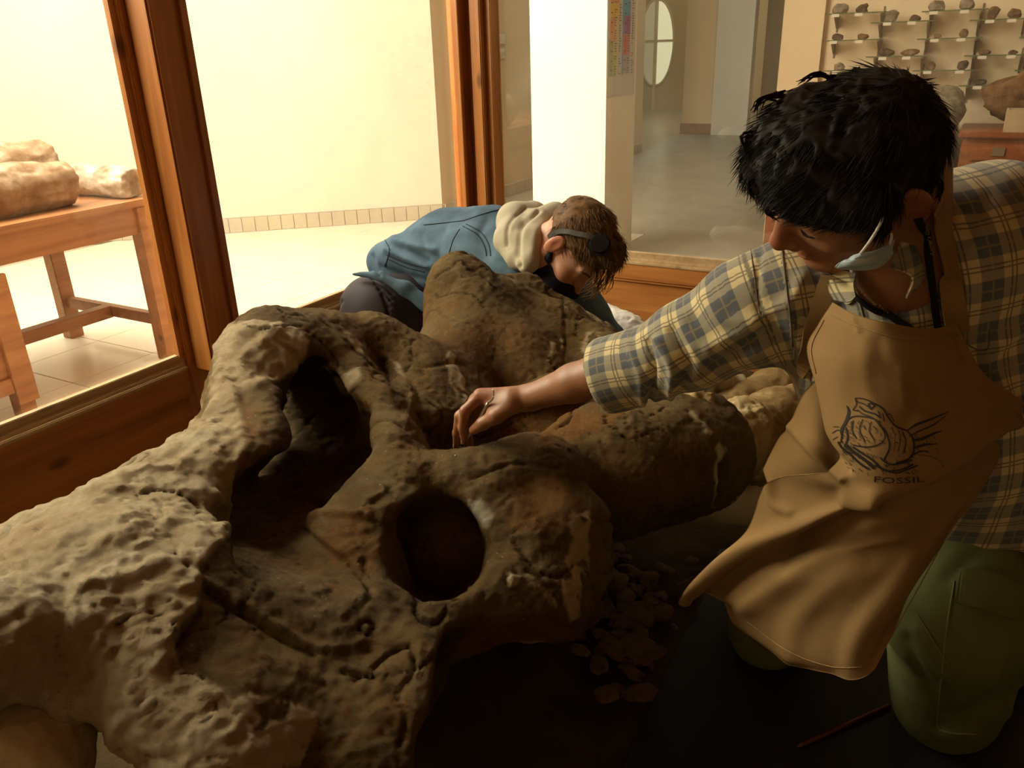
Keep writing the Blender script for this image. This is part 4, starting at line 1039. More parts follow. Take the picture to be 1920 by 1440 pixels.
sh_.chain([(P(1980, 500, 1.11), .078), (e2_, .056), (e2_ + (w2_ - e2_) * .45, .050)], .03)
# rolled cuff
ca, cb_ = sl_pts[4], sl_pts[3] ; cd = (ca - cb_) / np.linalg.norm(ca - cb_)
sh_.cone(cb_ + cd * .015, ca + cd * .04, .060, .062, .006)
sh_.cut_plane(ca + cd * .008, cd, .006)
sh_.cone(ca + cd * .05, ca - cd * .03, .053, .040, .004, 'sub')
sh_.ball(P(1672, 520, .93), .040, .02, 'sub')
V, Q = sh_.mesh(); V = relax(V, Q, 2); Nn = vnormals(V, Q)
# where along the sleeve, for the weave
seg = resample(sl_pts, 25); cum = np.r_[0, np.cumsum(np.linalg.norm(np.diff(seg, axis=0), axis=1))]
best = np.full(len(V), 1e9); su = np.zeros(len(V)); sv = np.zeros(len(V))
cum3 = cum[18]
for i in range(24):
    a, b_ = seg[i], seg[i + 1]; d = b_ - a; L2 = d @ d; t = ((V - a) @ d) / L2
    t = np.clip(t, 0 if i else -20, 1 if i < 23 else 20); r_ = V - a - t[:, None] * d; dd_ = np.linalg.norm(r_, axis=1)
    e1 = np.cross(d, MV[2]); e1 /= np.linalg.norm(e1); e2 = np.cross(d, e1); e2 /= np.linalg.norm(e2)
    m_ = dd_ < best; best = np.where(m_, dd_, best); su = np.where(m_, cum[i] + t * math.sqrt(L2), su); sv = np.where(m_, np.arctan2(r_ @ e2, r_ @ e1) * .062, sv)
vx, vy = project(V)
slv = vx < 1468 - (vy - 480) * -.12
ax_r = P(1850, 520, 1.05) - P(1500, 600, 1.05); ax_r /= np.linalg.norm(ax_r); ax_d = P(1740, 800, 1.1) - P(1680, 450, 1.05); ax_d -= ax_r * (ax_d @ ax_r); ax_d /= np.linalg.norm(ax_d)
pu = np.where(slv, su, (V - P(1700, 600, 1.05)) @ ax_r + .02) / .052; pv = np.where(slv, sv, (V - P(1700, 600, 1.05)) @ ax_d) / .052
cuffm = (su > cum3 - .005) & slv; pu = np.where(cuffm, su * .9 / .052 + .3, pu)
# folds
H_ = .004 * fbm(V, 14, 3, 101)
for ln_, w_, a_ in [([(1505, 520), (1480, 590), (1500, 640)], 14, .006), ([(1440, 600), (1400, 650), (1340, 690)], 14, -.008), ([(1470, 570), (1400, 620), (1330, 650)], 12, .006), ([(1260, 620), (1290, 680), (1280, 725)], 9, -.009), ([(1235, 640), (1262, 690), (1255, 740)], 9, .009), ([(1215, 640), (1225, 700), (1220, 760)], 6, -.010),
                    ([(1180, 648), (1200, 700), (1205, 755)], 8, .004), ([(1320, 560), (1360, 600), (1420, 600)], 14, .005), ([(1300, 600), (1350, 640), (1420, 640)], 12, -.006), ([(1560, 600), (1540, 660), (1500, 700)], 16, -.006), ([(1620, 560), (1640, 640)], 10, -.003), ([(1850, 380), (1810, 450), (1800, 540)], 14, -.005), ([(1900, 620), (1850, 680), (1890, 740)], 14, .007), ([(1425, 470), (1420, 560), (1445, 640)], 5, -.0035)]:
    H_ += a_ * stroke(V, ln_, w_)
V = V + Nn * H_[:, None]
shirt = mesh_np('shirt', V, Q, M['plaid'], manA, vec=dict(plaid=np.stack([pu, pv, 0 * pu], 1))); bs_h = bvh_of(shirt)
# collar leaves: thin sheets laid over the neckline
def sheet(name, rows, mat, parent, nu=40, nv=40, th=.0018, disp=None, plaid_s=None):
    """rows of (px, py, depth); smooth surface through them, given a thickness"""
    rows = [resample([P(*q) for q in r], nu) for r in rows]; G = np.array(rows)
    G = np.stack([resample(G[:, j], nv) for j in range(nu)], 1)       # nv, nu, 3
    du = np.gradient(G, axis=1); dv = np.gradient(G, axis=0); n_ = np.cross(du, dv); n_ /= np.maximum(np.linalg.norm(n_, axis=2, keepdims=True), 1e-9)
    if (n_ * (CAM - G)).sum() < 0: n_ = -n_
    if disp is not None: G = G + n_ * disp(G.reshape(-1, 3)).reshape(nv, nu, 1)
    T = G; B = G - n_ * th; V = np.concatenate([T.reshape(-1, 3), B.reshape(-1, 3)]); o_ = nv * nu
    i, j = np.meshgrid(np.arange(nv - 1), np.arange(nu - 1), indexing='ij'); a = (i * nu + j).ravel()
    F = [np.stack([a, a + 1, a + nu + 1, a + nu], 1), np.stack([a + o_, a + nu + o_, a + nu + 1 + o_, a + 1 + o_], 1)]
    bdr = [(k, k + 1) for k in range(nu - 1)] + [((nv - 1) * nu + k + 1, (nv - 1) * nu + k) for k in range(nu - 1)] + [((k + 1) * nu, k * nu) for k in range(nv - 1)] + [(k * nu + nu - 1, (k + 1) * nu + nu - 1) for k in range(nv - 1)]
    F.append(np.array([(p_, q_, q_ + o_, p_ + o_) for p_, q_ in bdr])); F = np.concatenate(F)
    vec = None
    if plaid_s: vec = dict(plaid=np.concatenate([np.stack([(V - V[0]) @ ax_r / plaid_s + .15, (V - V[0]) @ ax_d / plaid_s + .6, 0 * V[:, 0]], 1)]))
    return mesh_np(name, V, F, mat, parent, vec=vec)
sheet('collar', [[(1700, 420, .905), (1690, 455, .895), (1672, 500, .885)], [(1728, 440, .915), (1722, 480, .905), (1712, 520, .90)], [(1742, 470, .93), (1735, 520, .925), (1700, 560, .915)]], M['plaid'], manA, 20, 16, .0025, None, .052)
sheet('collar', [[(1604, 512, .95), (1600, 535, .95), (1604, 556, .95)], [(1580, 508, .965), (1580, 540, .965), (1590, 566, .955)], [(1556, 512, .98), (1552, 540, .98), (1562, 562, .97)]], M['plaid'], manA, 16, 14, .0025, None, .047)
btn = simple('shirt_button', (.42, .36, .22), .4, .05)
for x_, y_ in ((1592, 562), (1503, 600)):
    p_, n_ = lay(bs_h, x_, y_, .001, .97); MB().tube([p_, p_ + n_ * .003], .006, 14).build('button', btn, manA)
seam('placket_seam', bs_h, [(1610, 560), (1625, 620), (1640, 700)], M['stitch'], manA, .0007)
seam('armhole_seam', bs_h, [(1464, 440), (1470, 500), (1480, 580), (1487, 650)], M['stitch'], manA, .0012)
seam('shoulder_seam', bs_h, [(1405, 440), (1412, 500), (1425, 590), (1450, 640)], M['stitch'], manA, .0006)
seam('pocket_seam', bs_h, [(1795, 625), (1820, 650), (1850, 655), (1855, 620)], M['stitch'], manA, .0008)
# trousers
tr_ = SDF((-.45, .85, .0), (.62, 2.0, .80), .006)
kR = atz(1440, 1180, .085); kL = atz(1775, 1310, .10)
hR = P(1690, 960, 1.42); hL = P(1880, 900, 1.26)
tr_.chain([(kR, .082), ((kR + hR) / 2, .088), (hR, .115)], .04); tr_.chain([(kL, .096), (P(1800, 1130, 1.20), .108), (hL, .125)], .04); tr_.cone(hR, hL, .12, .13, .05)
back = np.array([.18, .42, 0]); back /= np.linalg.norm(back)
for k_ in (kR, kL):
    an = k_ + back * .42; an[2] = .065; tr_.chain([(k_, .075), (k_ + back * .2 + [0, 0, -.01], .066), (an, .05)], .02)
V, Q = tr_.mesh(); V = relax(V, Q, 2); Nn = vnormals(V, Q)
H_ = .004 * fbm(V, 9, 3, 111)
for ln_, w_, a_ in [([(1720, 1180), (1760, 1240), (1800, 1300)], 12, .006), ([(1700, 1200), (1730, 1270), (1780, 1340)], 10, -.005), ([(1860, 1310), (1810, 1345), (1760, 1350)], 14, -.010), ([(1880, 1330), (1830, 1370), (1780, 1375)], 14, .008), ([(1890, 1200), (1860, 1280), (1850, 1320)], 12, .006), ([(1700, 1120), (1760, 1180), (1790, 1260)], 10, .004), ([(1900, 1000), (1830, 1040), (1780, 1080)], 16, -.006)]:
    H_ += a_ * stroke(V, ln_, w_)
V = V + Nn * H_[:, None]; V[:, 2] = np.maximum(V[:, 2], .012)
trous = mesh_np('trousers', V, Q, M['green'], manA); btr = bvh_of(trous)
stm = fabric('trouser_stitching', (.20, .19, .08))
for pts in ([(1790, 1090), (1775, 1180), (1765, 1280), (1757, 1355), (1775, 1372), (1830, 1376)], [(1720, 1150), (1750, 1200), (1780, 1250)], [(1360, 1190), (1380, 1205), (1395, 1208), (1405, 1185)]): seam('seam', btr, pts, stm, manA, .0014)
strap('pocket_flap', btr, [(1795, 1100), (1850, 1108), (1905, 1130)], [.05, .055, .05], M['green'], manA, .003, 20, .004)
# boots behind
for nm_, k_ in (('boot', kR), ('boot', kL)):
    b_ = SDF(k_ + back * .38 - .12 - [0, 0, 0], k_ + back * .60 + .14, .006); t0 = k_ + back * .42; t0[2] = .06
    b_.chain([(t0, .052), (t0 + back * .10, .048), (t0 + back * .16 + [0, 0, .03], .040)], .02)
    v_, q_ = b_.mesh(); v_[:, 2] = np.maximum(v_[:, 2], .012); mesh_np('boot', v_, q_, M['blackfab'], manA)
# apron
def ap_disp(X):
    h = .0025 * fbm(X, 10, 3, 121)
    for ln_, w_, a_ in [([(1470, 1045), (1600, 965), (1760, 910), (1890, 820)], 16, -.016), ([(1310, 1140), (1400, 1070), (1530, 1005), (1640, 955)], 11, -.022), ([(1290, 1105), (1380, 1035), (1500, 985), (1640, 935)], 14, .012), ([(1400, 1130), (1550, 1040), (1700, 990)], 30, .012), ([(1590, 930), (1700, 925), (1800, 880), (1900, 790)], 14, .012),
                       ([(1650, 640), (1660, 680), (1720, 730), (1700, 800)], 14, -.0016), ([(1620, 640), (1625, 720), (1650, 790)], 16, .0015), ([(1690, 700), (1700, 760), (1740, 790)], 12, .0012), ([(1485, 810), (1530, 850), (1580, 895)], 9, .006), ([(1500, 790), (1550, 840), (1590, 880)], 8, -.006), ([(1440, 880), (1450, 940), (1480, 960)], 10, .006),
                       ([(1480, 1240), (1500, 1160), (1600, 1060)], 26, .005), ([(1560, 1265), (1580, 1180), (1680, 1060)], 22, -.004), ([(1640, 1240), (1700, 1120), (1800, 970)], 8, -.003), ([(1600, 600), (1610, 620)], 6, .002)]:
        h += a_ * stroke(X, ln_, w_)
    return h
AP = [[(1560, 566, .965), (1600, 588, .930), (1650, 602, .905), (1700, 612, .905), (1750, 616, .910), (1793, 606, .925)],
      [(1534, 606, .970), (1590, 635, .930), (1650, 645, .905), (1705, 652, .900), (1765, 655, .905), (1815, 648, .930)],
      [(1512, 652, .975), (1580, 685, .925), (1650, 700, .905), (1715, 705, .900), (1790, 710, .910), (1850, 705, .945)],
      [(1528, 722, .975), (1580, 760, .935), (1650, 775, .905), (1725, 770, .900), (1820, 765, .915), (1918, 752, .975)],
      [(1545, 800, .985), (1580, 830, .945), (1650, 850, .910), (1735, 840, .900), (1830, 815, .920), (1916, 765, .980)],
      [(1560, 880, .990), (1600, 905, .960), (1660, 918, .930), (1740, 905, .920), (1820, 865, .935), (1912, 790, .985)],
      [(1440, 905, 1.12), (1540, 925, 1.04), (1640, 945, .985), (1740, 930, .960), (1815, 890, .965), (1900, 815, .995)],
      [(1392, 1005, 1.18), (1500, 985, 1.08), (1620, 975, 1.01), (1730, 960, .985), (1800, 925, .985), (1875, 860, 1.00)],
      [(1276, 1120, 1.29), (1420, 1050, 1.17), (1560, 1020, 1.08), (1690, 1010, 1.02), (1770, 980, 1.00), (1830, 935, 1.01)],
      [(1300, 1138, 1.30), (1420, 1100, 1.20), (1540, 1090, 1.10), (1650, 1080, 1.04), (1730, 1050, 1.02), (1795, 985, 1.03)],
      [(1352, 1120, 1.29), (1430, 1155, 1.21), (1540, 1160, 1.13), (1620, 1160, 1.07), (1690, 1130, 1.05), (1745, 1060, 1.06)],
      [(1375, 1165, 1.30), (1450, 1215, 1.23), (1530, 1235, 1.16), (1600, 1240, 1.11), (1660, 1190, 1.09), (1705, 1120, 1.09)],
      [(1398, 1188, 1.31), (1470, 1236, 1.245), (1530, 1258, 1.18), (1595, 1275, 1.13), (1640, 1255, 1.11), (1672, 1195, 1.10)]]
apron = sheet('apron', AP, M['apron'], manA, 150, 220, .002, ap_disp); bap = bvh_of(apron)
# side panel of the skirt that hangs behind the print, from waist to the left edge
sheet('apron_side', [[(1524, 715, 1.02), (1560, 800, 1.02), (1590, 870, 1.02)], [(1500, 745, 1.05), (1530, 830, 1.03), (1570, 890, 1.04)], [(1478, 800, 1.09), (1500, 860, 1.07), (1530, 915, 1.07)], [(1460, 822, 1.11), (1465, 880, 1.10), (1490, 930, 1.09)], [(1430, 880, 1.13), (1440, 910, 1.12), (1450, 945, 1.12)]], M['apron'], manA, 40, 50, .002, lambda X: .004 * fbm(X, 12, 2, 9) + .008 * stroke(X, [(1485, 800), (1530, 850), (1580, 895)], 9))
hemm = fabric('apron_hem_thread', (.30, .20, .10))
for pts in ([(1556, 590), (1620, 616), (1700, 636), (1795, 628)], [(1400, 1165), (1480, 1222), (1560, 1250), (1620, 1250)], [(1650, 1230), (1720, 1110), (1800, 960), (1880, 850)], [(1790, 630), (1815, 690), (1870, 745)], [(1545, 600), (1522, 650), (1530, 700)]): seam('hem_seam', bap, pts, hemm, manA, .0007, 40, .0004)
# straps, lanyard, mask
both = join_np([(np.array([v.co for v in shirt.data.vertices]), np.array([p.vertices for p in shirt.data.polygons])), (np.array([v.co for v in bodyA.data.vertices]), np.array([p.vertices for p in bodyA.data.polygons]))])
bsb = BVHTree.FromPolygons(both[0].tolist(), both[1].tolist())
strap('apron_strap', bsb, [(1748, 385), (1762, 440), (1773, 500), (1782, 560), (1790, 625)], [.018, .022, .024, .026, .028], M['apron'], manA, .006, 30, .002, .93)
strap('apron_strap', bsb, [(1556, 508), (1548, 540), (1535, 580), (1520, 620), (1510, 660), (1512, 705)], [.016, .02, .022, .022, .02, .014], M['apron'], manA, .008, 30, .002, .96)
l1 = strap('lanyard', bsb, [(1722, 395), (1728, 440), (1735, 500), (1742, 560), (1752, 622)], .0085, M['blackfab'], manA, .010, 30, .0012, .92)
l2 = strap('lanyard', bsb, [(1588, 512), (1600, 535), (1625, 562), (1660, 585), (1712, 618)], .0085, M['blackfab'], manA, .007, 30, .0012, .95)
def text_on(name, txt, bv, pts, size, mat, parent, lift=.001, dflt=None, flip=False):
    """lettering laid along a line of pixels on a surface"""
    cu = bpy.data.curves.new('t', 'FONT'); cu.body = txt; cu.size = 1; cu.resolution_u = 2; cu.extrude = 0
    ob = bpy.data.objects.new('t', cu); C.objects.link(ob); dg = bpy.context.evaluated_depsgraph_get(); me = bpy.data.meshes.new_from_object(ob.evaluated_get(dg))
    bpy.data.objects.remove(ob)
    q = resample(pts, 40); cl_ = np.r_[0, np.cumsum(np.hypot(*np.diff(q, axis=0).T))]; W_ = max(v.co.x for v in me.vertices); s_ = cl_[-1] / W_
    out = []
    for v in me.vertices:
        a = v.co.x * s_; x = np.interp(a, cl_, q[:, 0]); y = np.interp(a, cl_, q[:, 1])
        x2 = np.interp(min(a + 2, cl_[-1]), cl_, q[:, 0]); y2 = np.interp(min(a + 2, cl_[-1]), cl_, q[:, 1]); x1 = np.interp(max(a - 2, 0), cl_, q[:, 0]); y1 = np.interp(max(a - 2, 0), cl_, q[:, 1])
        t = np.array([x2 - x1, y2 - y1]); t /= np.hypot(*t); n = np.array([t[1], -t[0]])
        p = lay(bv, x + n[0] * v.co.y * size, y + n[1] * v.co.y * size, lift, dflt)[0]
        out.append(tuple(p))
    for v, p in zip(me.vertices, out): v.co = p
    me.materials.clear(); me.materials.append(mat); me.name = name
    return link(name, me, parent)
gold = flat('lanyard_print', (.50, .42, .12))
bl1 = bvh_of(l1)
text_on('lanyard_lettering', "Kooter's Geology", bl1, [(1752, 478), (1745, 448), (1736, 405)], 11, gold, manA, .0006, .91)
bl2 = bvh_of(l2)
text_on('lanyard_lettering', "Kooter's Geology Tours", bl2, [(1594, 524), (1625, 560), (1665, 588)], 7, gold, manA, .0006, .93)
sheet('face_mask', [[(1565, 502, .855), (1590, 506, .845), (1625, 507, .84), (1652, 500, .85), (1670, 484, .87)], [(1575, 492, .835), (1600, 490, .82), (1630, 490, .82), (1655, 482, .835), (1674, 466, .86)], [(1600, 478, .825), (1615, 474, .815), (1636, 472, .815), (1660, 462, .83), (1679, 447, .855)]], M['maskblue'], manA, 40, 24, .0015,
      lambda X: .002 * stroke(X, [(1575, 498), (1630, 492), (1672, 474)], 4) - .002 * stroke(X, [(1590, 486), (1630, 484), (1670, 462)], 3))
wt = fabric('mask_loop', (.75, .75, .72))
MB().tube(resample([P(1613, 476, .815), P(1634, 448, .80), P(1650, 420, .795), P(1660, 395, .81)], 12), .0016, 6).build('ear_loop', wt, manA, smooth=True)
MB().tube(resample([P(1668, 458, .84), P(1672, 445, .835), P(1671, 437, .835)], 8), .0014, 6).build('ear_loop', wt, manA, smooth=True)
# printed drawing on the apron: strokes of ink laid on the cloth
inkm = flat('apron_ink', (.018, .012, .008))
def inkstroke(mb, pts, wd, n=26):
    q = resample(pts, n); w_ = np.interp(np.linspace(0, 1, n), np.linspace(0, 1, len(wd)), wd) if hasattr(wd, '__len__') else np.full(n, wd)
    L_ = []; R_ = []
    for i in range(n):
        t = q[min(i + 1, n - 1)] - q[max(i - 1, 0)]; t /= max(np.hypot(*t), 1e-6); nn = np.array([-t[1], t[0]]) * w_[i] / 2
        a = lay(bap, *(q[i] + nn), .0007)[0]; b = lay(bap, *(q[i] - nn), .0007)[0]
        if a is None or b is None: return
        L_.append(tuple(a)); R_.append(tuple(b))
    b0 = len(mb.v); mb.v += L_ + R_
    for i in range(n - 1): mb.f.append((b0 + i, b0 + i + 1, b0 + n + i + 1, b0 + n + i))
ik = MB()
for pts, wd in [
    ([(1604, 746), (1622, 748), (1640, 757), (1655, 766), (1665, 782), (1680, 800), (1700, 808), (1712, 825), (1712, 850), (1700, 862), (1680, 868)], [1.5, 3, 3, 3, 4, 4]),   # neck upper edge
    ([(1604, 746), (1608, 753), (1622, 758), (1634, 768)], 2), ([(1612, 762), (1622, 770), (1640, 776), (1652, 784)], 3), ([(1608, 768), (1618, 776), (1638, 784), (1650, 798), (1662, 812), (1668, 838), (1658, 862)], [1.5, 2.5, 3, 4]),
    ([(1604, 746), (1606, 758), (1600, 768), (1610, 770)], 2), ([(1628, 758), (1634, 756), (1639, 761), (1633, 765), (1628, 758)], 3),
    ([(1577, 830), (1582, 800), (1593, 784), (1612, 780), (1640, 786), (1652, 800), (1660, 818), (1650, 832), (1625, 838), (1600, 834)], 2.5), ([(1586, 800), (1590, 820), (1584, 838)], 3), ([(1600, 788), (1598, 806), (1606, 822)], 2), ([(1618, 786), (1612, 806), (1622, 828)], 2), ([(1634, 790), (1630, 808), (1640, 826)], 1.8),
    ([(1588, 760), (1592, 772), (1587, 790), (1578, 806), (1580, 822)], [1.5, 5, 6, 4, 2]), ([(1561, 812), (1572, 806), (1580, 812)], 1.5), ([(1563, 800), (1574, 800)], 1.2), ([(1562, 824), (1572, 818)], 1.2),
    ([(1566, 822), (1562, 840), (1570, 852), (1584, 856)], 2), ([(1572, 828), (1580, 840), (1592, 850)], 4), ([(1585, 832), (1600, 846), (1622, 862), (1640, 878)], 6), ([(1590, 846), (1610, 866), (1630, 880)], 4), ([(1600, 838), (1618, 850), (1636, 862), (1650, 876)], 4), ([(1574, 858), (1592, 872), (1612, 880), (1640, 884)], 3),
    ([(1566, 850), (1576, 874), (1600, 884), (1630, 889), (1660, 892)], 2), ([(1650, 858), (1668, 870), (1690, 868), (1710, 862)], 3), ([(1640, 872), (1665, 882), (1690, 880), (1712, 870)], 3), ([(1655, 880), (1680, 886), (1700, 880), (1720, 872)], 3),
    ([(1700, 808), (1718, 796), (1745, 786), (1778, 772)], [3, 5, 4, 1.5]), ([(1704, 818), (1724, 808), (1750, 796), (1772, 780)], [2, 3, 3, 1.5]), ([(1712, 826), (1730, 822), (1752, 812), (1766, 808)], [4, 6, 4, 1.5]), ([(1714, 840), (1732, 834), (1756, 832)], [4, 5, 1.5]), ([(1712, 852), (1726, 846), (1740, 846)], [4, 3, 1.5]),
    ([(1720, 852), (1745, 856), (1762, 864), (1768, 876)], 1.0), ([(1662, 780), (1668, 776), (1676, 790)], 2), ([(1684, 806), (1688, 822), (1684, 846)], 1.6), ([(1692, 810), (1698, 828), (1694, 850)], 2.2), ([(1672, 800), (1678, 818), (1676, 846)], 1.2), ([(1646, 770), (1650, 780)], 2), ([(1655, 775), (1658, 790)], 2)]: inkstroke(ik, pts, wd)
rk_ = random.Random(11)
for _ in range(230):       # hatching
    reg = rk_.choice([(1585, 1650, 840, 885), (1655, 1715, 858, 886), (1590, 1655, 786, 834), (1668, 1712, 800, 860), (1712, 1760, 812, 846), (1578, 1600, 790, 850)])
    x_ = rk_.uniform(reg[0], reg[1]); y_ = rk_.uniform(reg[2], reg[3]); a_ = rk_.uniform(.3, 1.4); l_ = rk_.uniform(3, 9)
    inkstroke(ik, [(x_, y_), (x_ + l_ * math.cos(a_), y_ + l_ * math.sin(a_))], rk_.uniform(.5, 1.3), 3)
pr_ = ik.build('printed_drawing', inkm, manA); pr_['kind'] = 'stuff'
text_on('printed_lettering', "FOSSIL", bap, [(1637, 903), (1680, 906), (1733, 903)], 16, inkm, manA, .0008, .92)
# the scraper in his hand
tool = empty('dental_scraper', tuple(P(864, 840, 1.44))); tag(tool, 'thin steel hooked scraper held in the hand over the skull', 'tool')
MB().tube(resample([P(915, 755, 1.36), P(900, 783, 1.385), P(880, 815, 1.42), P(866, 836, 1.45)], 14), [.0022] * 3 + [.0028] * 6 + [.003] * 5, 10).build('shaft', M['steel'], tool, smooth=True)
MB().tube(resample([P(924, 729, 1.345), P(926, 740, 1.345), P(922, 750, 1.35), P(915, 755, 1.36)], 12), [.0008, .0012, .0013, .0013, .0013, .0014, .0015, .0016, .0018, .002, .0022, .0022], 8).build('hook', M['steel'], tool, smooth=True)
bsk = bvh_of(skull)
tipp = lay(bsk, 854, 855, 0.001, 1.49)[0]
MB().tube(resample([P(866, 836, 1.45), (np.array(P(858, 850, 1.47)) + np.array(tipp)) / 2, tipp], 8), [.003, .0028, .0025, .0024, .0024, .0022, .002, .0012], 8).build('blade', M['steel'], tool, smooth=True)
# ------------------------------------------------------------------ the man in the denim jacket
RB = np.array([[0.0639, 0.5091, 0.8584], [-0.967, -0.1811, 0.1793], [0.2467, -0.8415, 0.4807]]); OB = np.array([-0.9398, 1.9635, 0.7401]); SB = 1.06
manB = tag(empty('person', tuple(P(860, 600, 2.5) * np.array([1, 1, 0]))), 'person in denim jacket with grey hood crouching with lowered head behind the skull', 'person')
hb = SDF(OB - [.34, .25, .30], OB + [.26, .32, .24], .004)
LB_ = head(hb, RB, OB, SB, cr=((0, -.012, .045), (.072, .094, .084)))
hb.chain([(LB_(0, -.04, -.05), .055), (P(975, 465, 2.34), .05), (P(940, 480, 2.42), .07)], .03)
# upper body and the arm that reaches down behind the skull
hb.cone(P(985, 520, 2.32), P(1060, 640, 2.25), .05, .045, .03)
V, Q = hb.mesh(); V = relax(V, Q, 1, .4)
red = np.zeros(len(V))
for c_, r_ in ((LB_(.08, -.01, 0), .045), (LB_(0, .115, -.03), .03), (LB_(.045, .07, -.02), .03)): red = np.maximum(red, .7 * np.exp(-((V - c_) ** 2).sum(1) / r_ ** 2))
bodyB = mesh_np('body', V, Q, M['skinB'], manB, cols=dict(red=red)); bvB = bvh_of(bodyB)
MB().tube(resample([LB_(.012, .1005, .031), LB_(.028, .098, .036), LB_(.044, .086, .033), LB_(.052, .076, .026)], 10), .0028, 6).build('eyebrow', M['hairB'], manB, smooth=True)
hs = SDF(OB - .22, OB + .24, .0045)
hs.ell(LB_(0, -.016, .056), (.084, .104, .090), RB, .02); hs.ell(LB_(.0, .055, .10), (.052, .045, .035), RB, .03)
hs.cut_plane(LB_(0, .068, .02), RB @ np.array([0, 1, -.75]), .01)
hs.ball(LB_(.10, -.006, -.004), .030, .008, 'sub')
hs.ball(LB_(.09, .055, -.01), .045, .02, 'sub')
V, Q = hs.mesh(); V = relax(V, Q, 1); Nn = vnormals(V, Q); V = V + Nn * (.004 * fbm(V, 40, 3, 191))[:, None]
hairB = mesh_np('hair', V, Q, M['hairB'], manB)
cB = LB_(.0, -.07, .10)
strands('hair_strands', V, Nn, lambda X: (X - cB) / np.linalg.norm(X - cB, axis=1, keepdims=True) + .35 * RB[:, 1], M['hairB'], manB, 4200, .034, .0009, 6, .22, .25, ((V - OB) @ RB[:, 1] > -.06))
strands('hair_strands', V, Nn, lambda X: (X - cB) / np.linalg.norm(X - cB, axis=1, keepdims=True), M['hairB'], manB, 2500, .014, .0008, 7, .12, .2)
for q in [[(1135, 520), (1120, 545), (1100, 560)], [(1150, 505), (1140, 530), (1125, 548)], [(1125, 505), (1112, 530), (1098, 545)], [(1095, 392), (1080, 384), (1066, 386)]]:
    mb = MB()
    for t_ in range(10):
        j = lambda a: rr.uniform(-a, a)
        mb.tube(resample([P(q[0][0] + j(14), q[0][1] + j(6), 2.15), P(q[1][0] + j(10), q[1][1] + j(6), 2.13), P(q[2][0] + j(12), q[2][1] + j(6), 2.13)], 6), [.002, .002, .0018, .0015, .001, .0005], 4)
    mb.build('hair_wisp', M['hairB'], manB)
# mask, headset strap, glasses
ms = SDF(OB - .2, OB + .2, .004)
ms.ell(LB_(0, .046, -.058), (.070, .070, .066), RB, .02); ms.cone(LB_(.060, .01, -.035), LB_(.066, .0, -.02), .012, .006, .01); ms.cone(LB_(0, .115, -.03), LB_(0, .10, -.08), .014, .014, .02)
ms.cut_plane(LB_(0, .0, -.012), RB @ np.array([0, -.12, 1]), .004)
V, Q = ms.mesh(); mesh_np('face_mask', V, Q, M['navy'], manB)
sg = M['blackfab']
bhB = bvh_of(hairB)
strap('headset_band', bhB, [(1036, 442), (1052, 433), (1075, 436), (1100, 442), (1118, 448)], .013, simple('headset_grey', (.10, .10, .095), .4), manB, .010, 24, .004, 2.1)
c_, n_ = lay(bhB, 1124, 460, .004, 2.1); n_ = Vector(n_).normalized()
disc = MB().tube([c_, c_ + n_ * .012], .030, 24).tube([c_ + n_ * .012, c_ + n_ * .020], [.026, .022], 24).build('ear_cup', simple('headset_black', (.012, .012, .012), .3), manB)
gm = simple('glasses_frame', (.06, .012, .012), .25)
MB().tube(resample([P(1160, 452, 2.16), P(1172, 460, 2.17), P(1170, 475, 2.17), P(1160, 490, 2.16), P(1150, 488, 2.15)], 14), .0042, 8).tube(resample([P(1160, 452, 2.16), P(1145, 448, 2.14), P(1130, 452, 2.12)], 8), .003, 8).build('glasses', gm, manB, smooth=True)
# denim jacket
jk = SDF(P(860, 500, 2.45) - [.62, .55, .42], P(860, 500, 2.45) + [.72, .55, .40], .007)
jk.chain([(P(772, 505, 2.56), .115), (P(850, 487, 2.52), .148), (P(925, 480, 2.44), .140)], .06)
jk.chain([(P(925, 470, 2.44), .12), (P(985, 470, 2.40), .10)], .05)
jk.chain([(P(720, 490, 2.58), .050), (P(760, 505, 2.56), .09)], .05)
jk.chain([(P(905, 480, 2.36), .10), (P(960, 520, 2.30), .085), (P(1010, 600, 2.28), .07)], .04)
jk.chain([(P(1050, 560, 2.36), .085), (P(1095, 595, 2.36), .070), (P(1140, 650, 2.34), .058), (P(1160, 690, 2.32), .052)], .04)
jk.cone(P(980, 520, 2.42), P(1060, 560, 2.38), .10, .08, .05)
jk.chain([(P(662, 514, 2.36), .008), (P(712, 516, 2.33), .016), (P(760, 542, 2.31), .020), (P(800, 572, 2.31), .022)], .02)
V, Q = jk.mesh(); V = relax(V, Q, 2); Nn = vnormals(V, Q)
H_ = .007 * fbm(V, 9, 3, 201) + .003 * fbm(V, 22, 3, 203)
for ln_, w_, a_ in [([(730, 460), (760, 470), (800, 490)], 6, -.010), ([(725, 470), (760, 485), (800, 500)], 5, .010), ([(740, 450), (780, 462), (815, 468)], 6, .008), ([(715, 500), (750, 515), (800, 525)], 5, -.006), ([(850, 420), (840, 450), (835, 480)], 7, .004), ([(915, 410), (900, 440), (920, 470)], 8, -.005), ([(700, 480), (705, 500), (712, 515)], 4, -.01), ([(790, 440), (800, 470), (820, 485)], 6, -.006)]:
    H_ += a_ * stroke(V, ln_, w_)
V = V + Nn * H_[:, None]; jacket = mesh_np('denim_jacket', V, Q, M['denim'], manB); bj = bvh_of(jacket)
dst = fabric('denim_stitching', (.045, .055, .06))
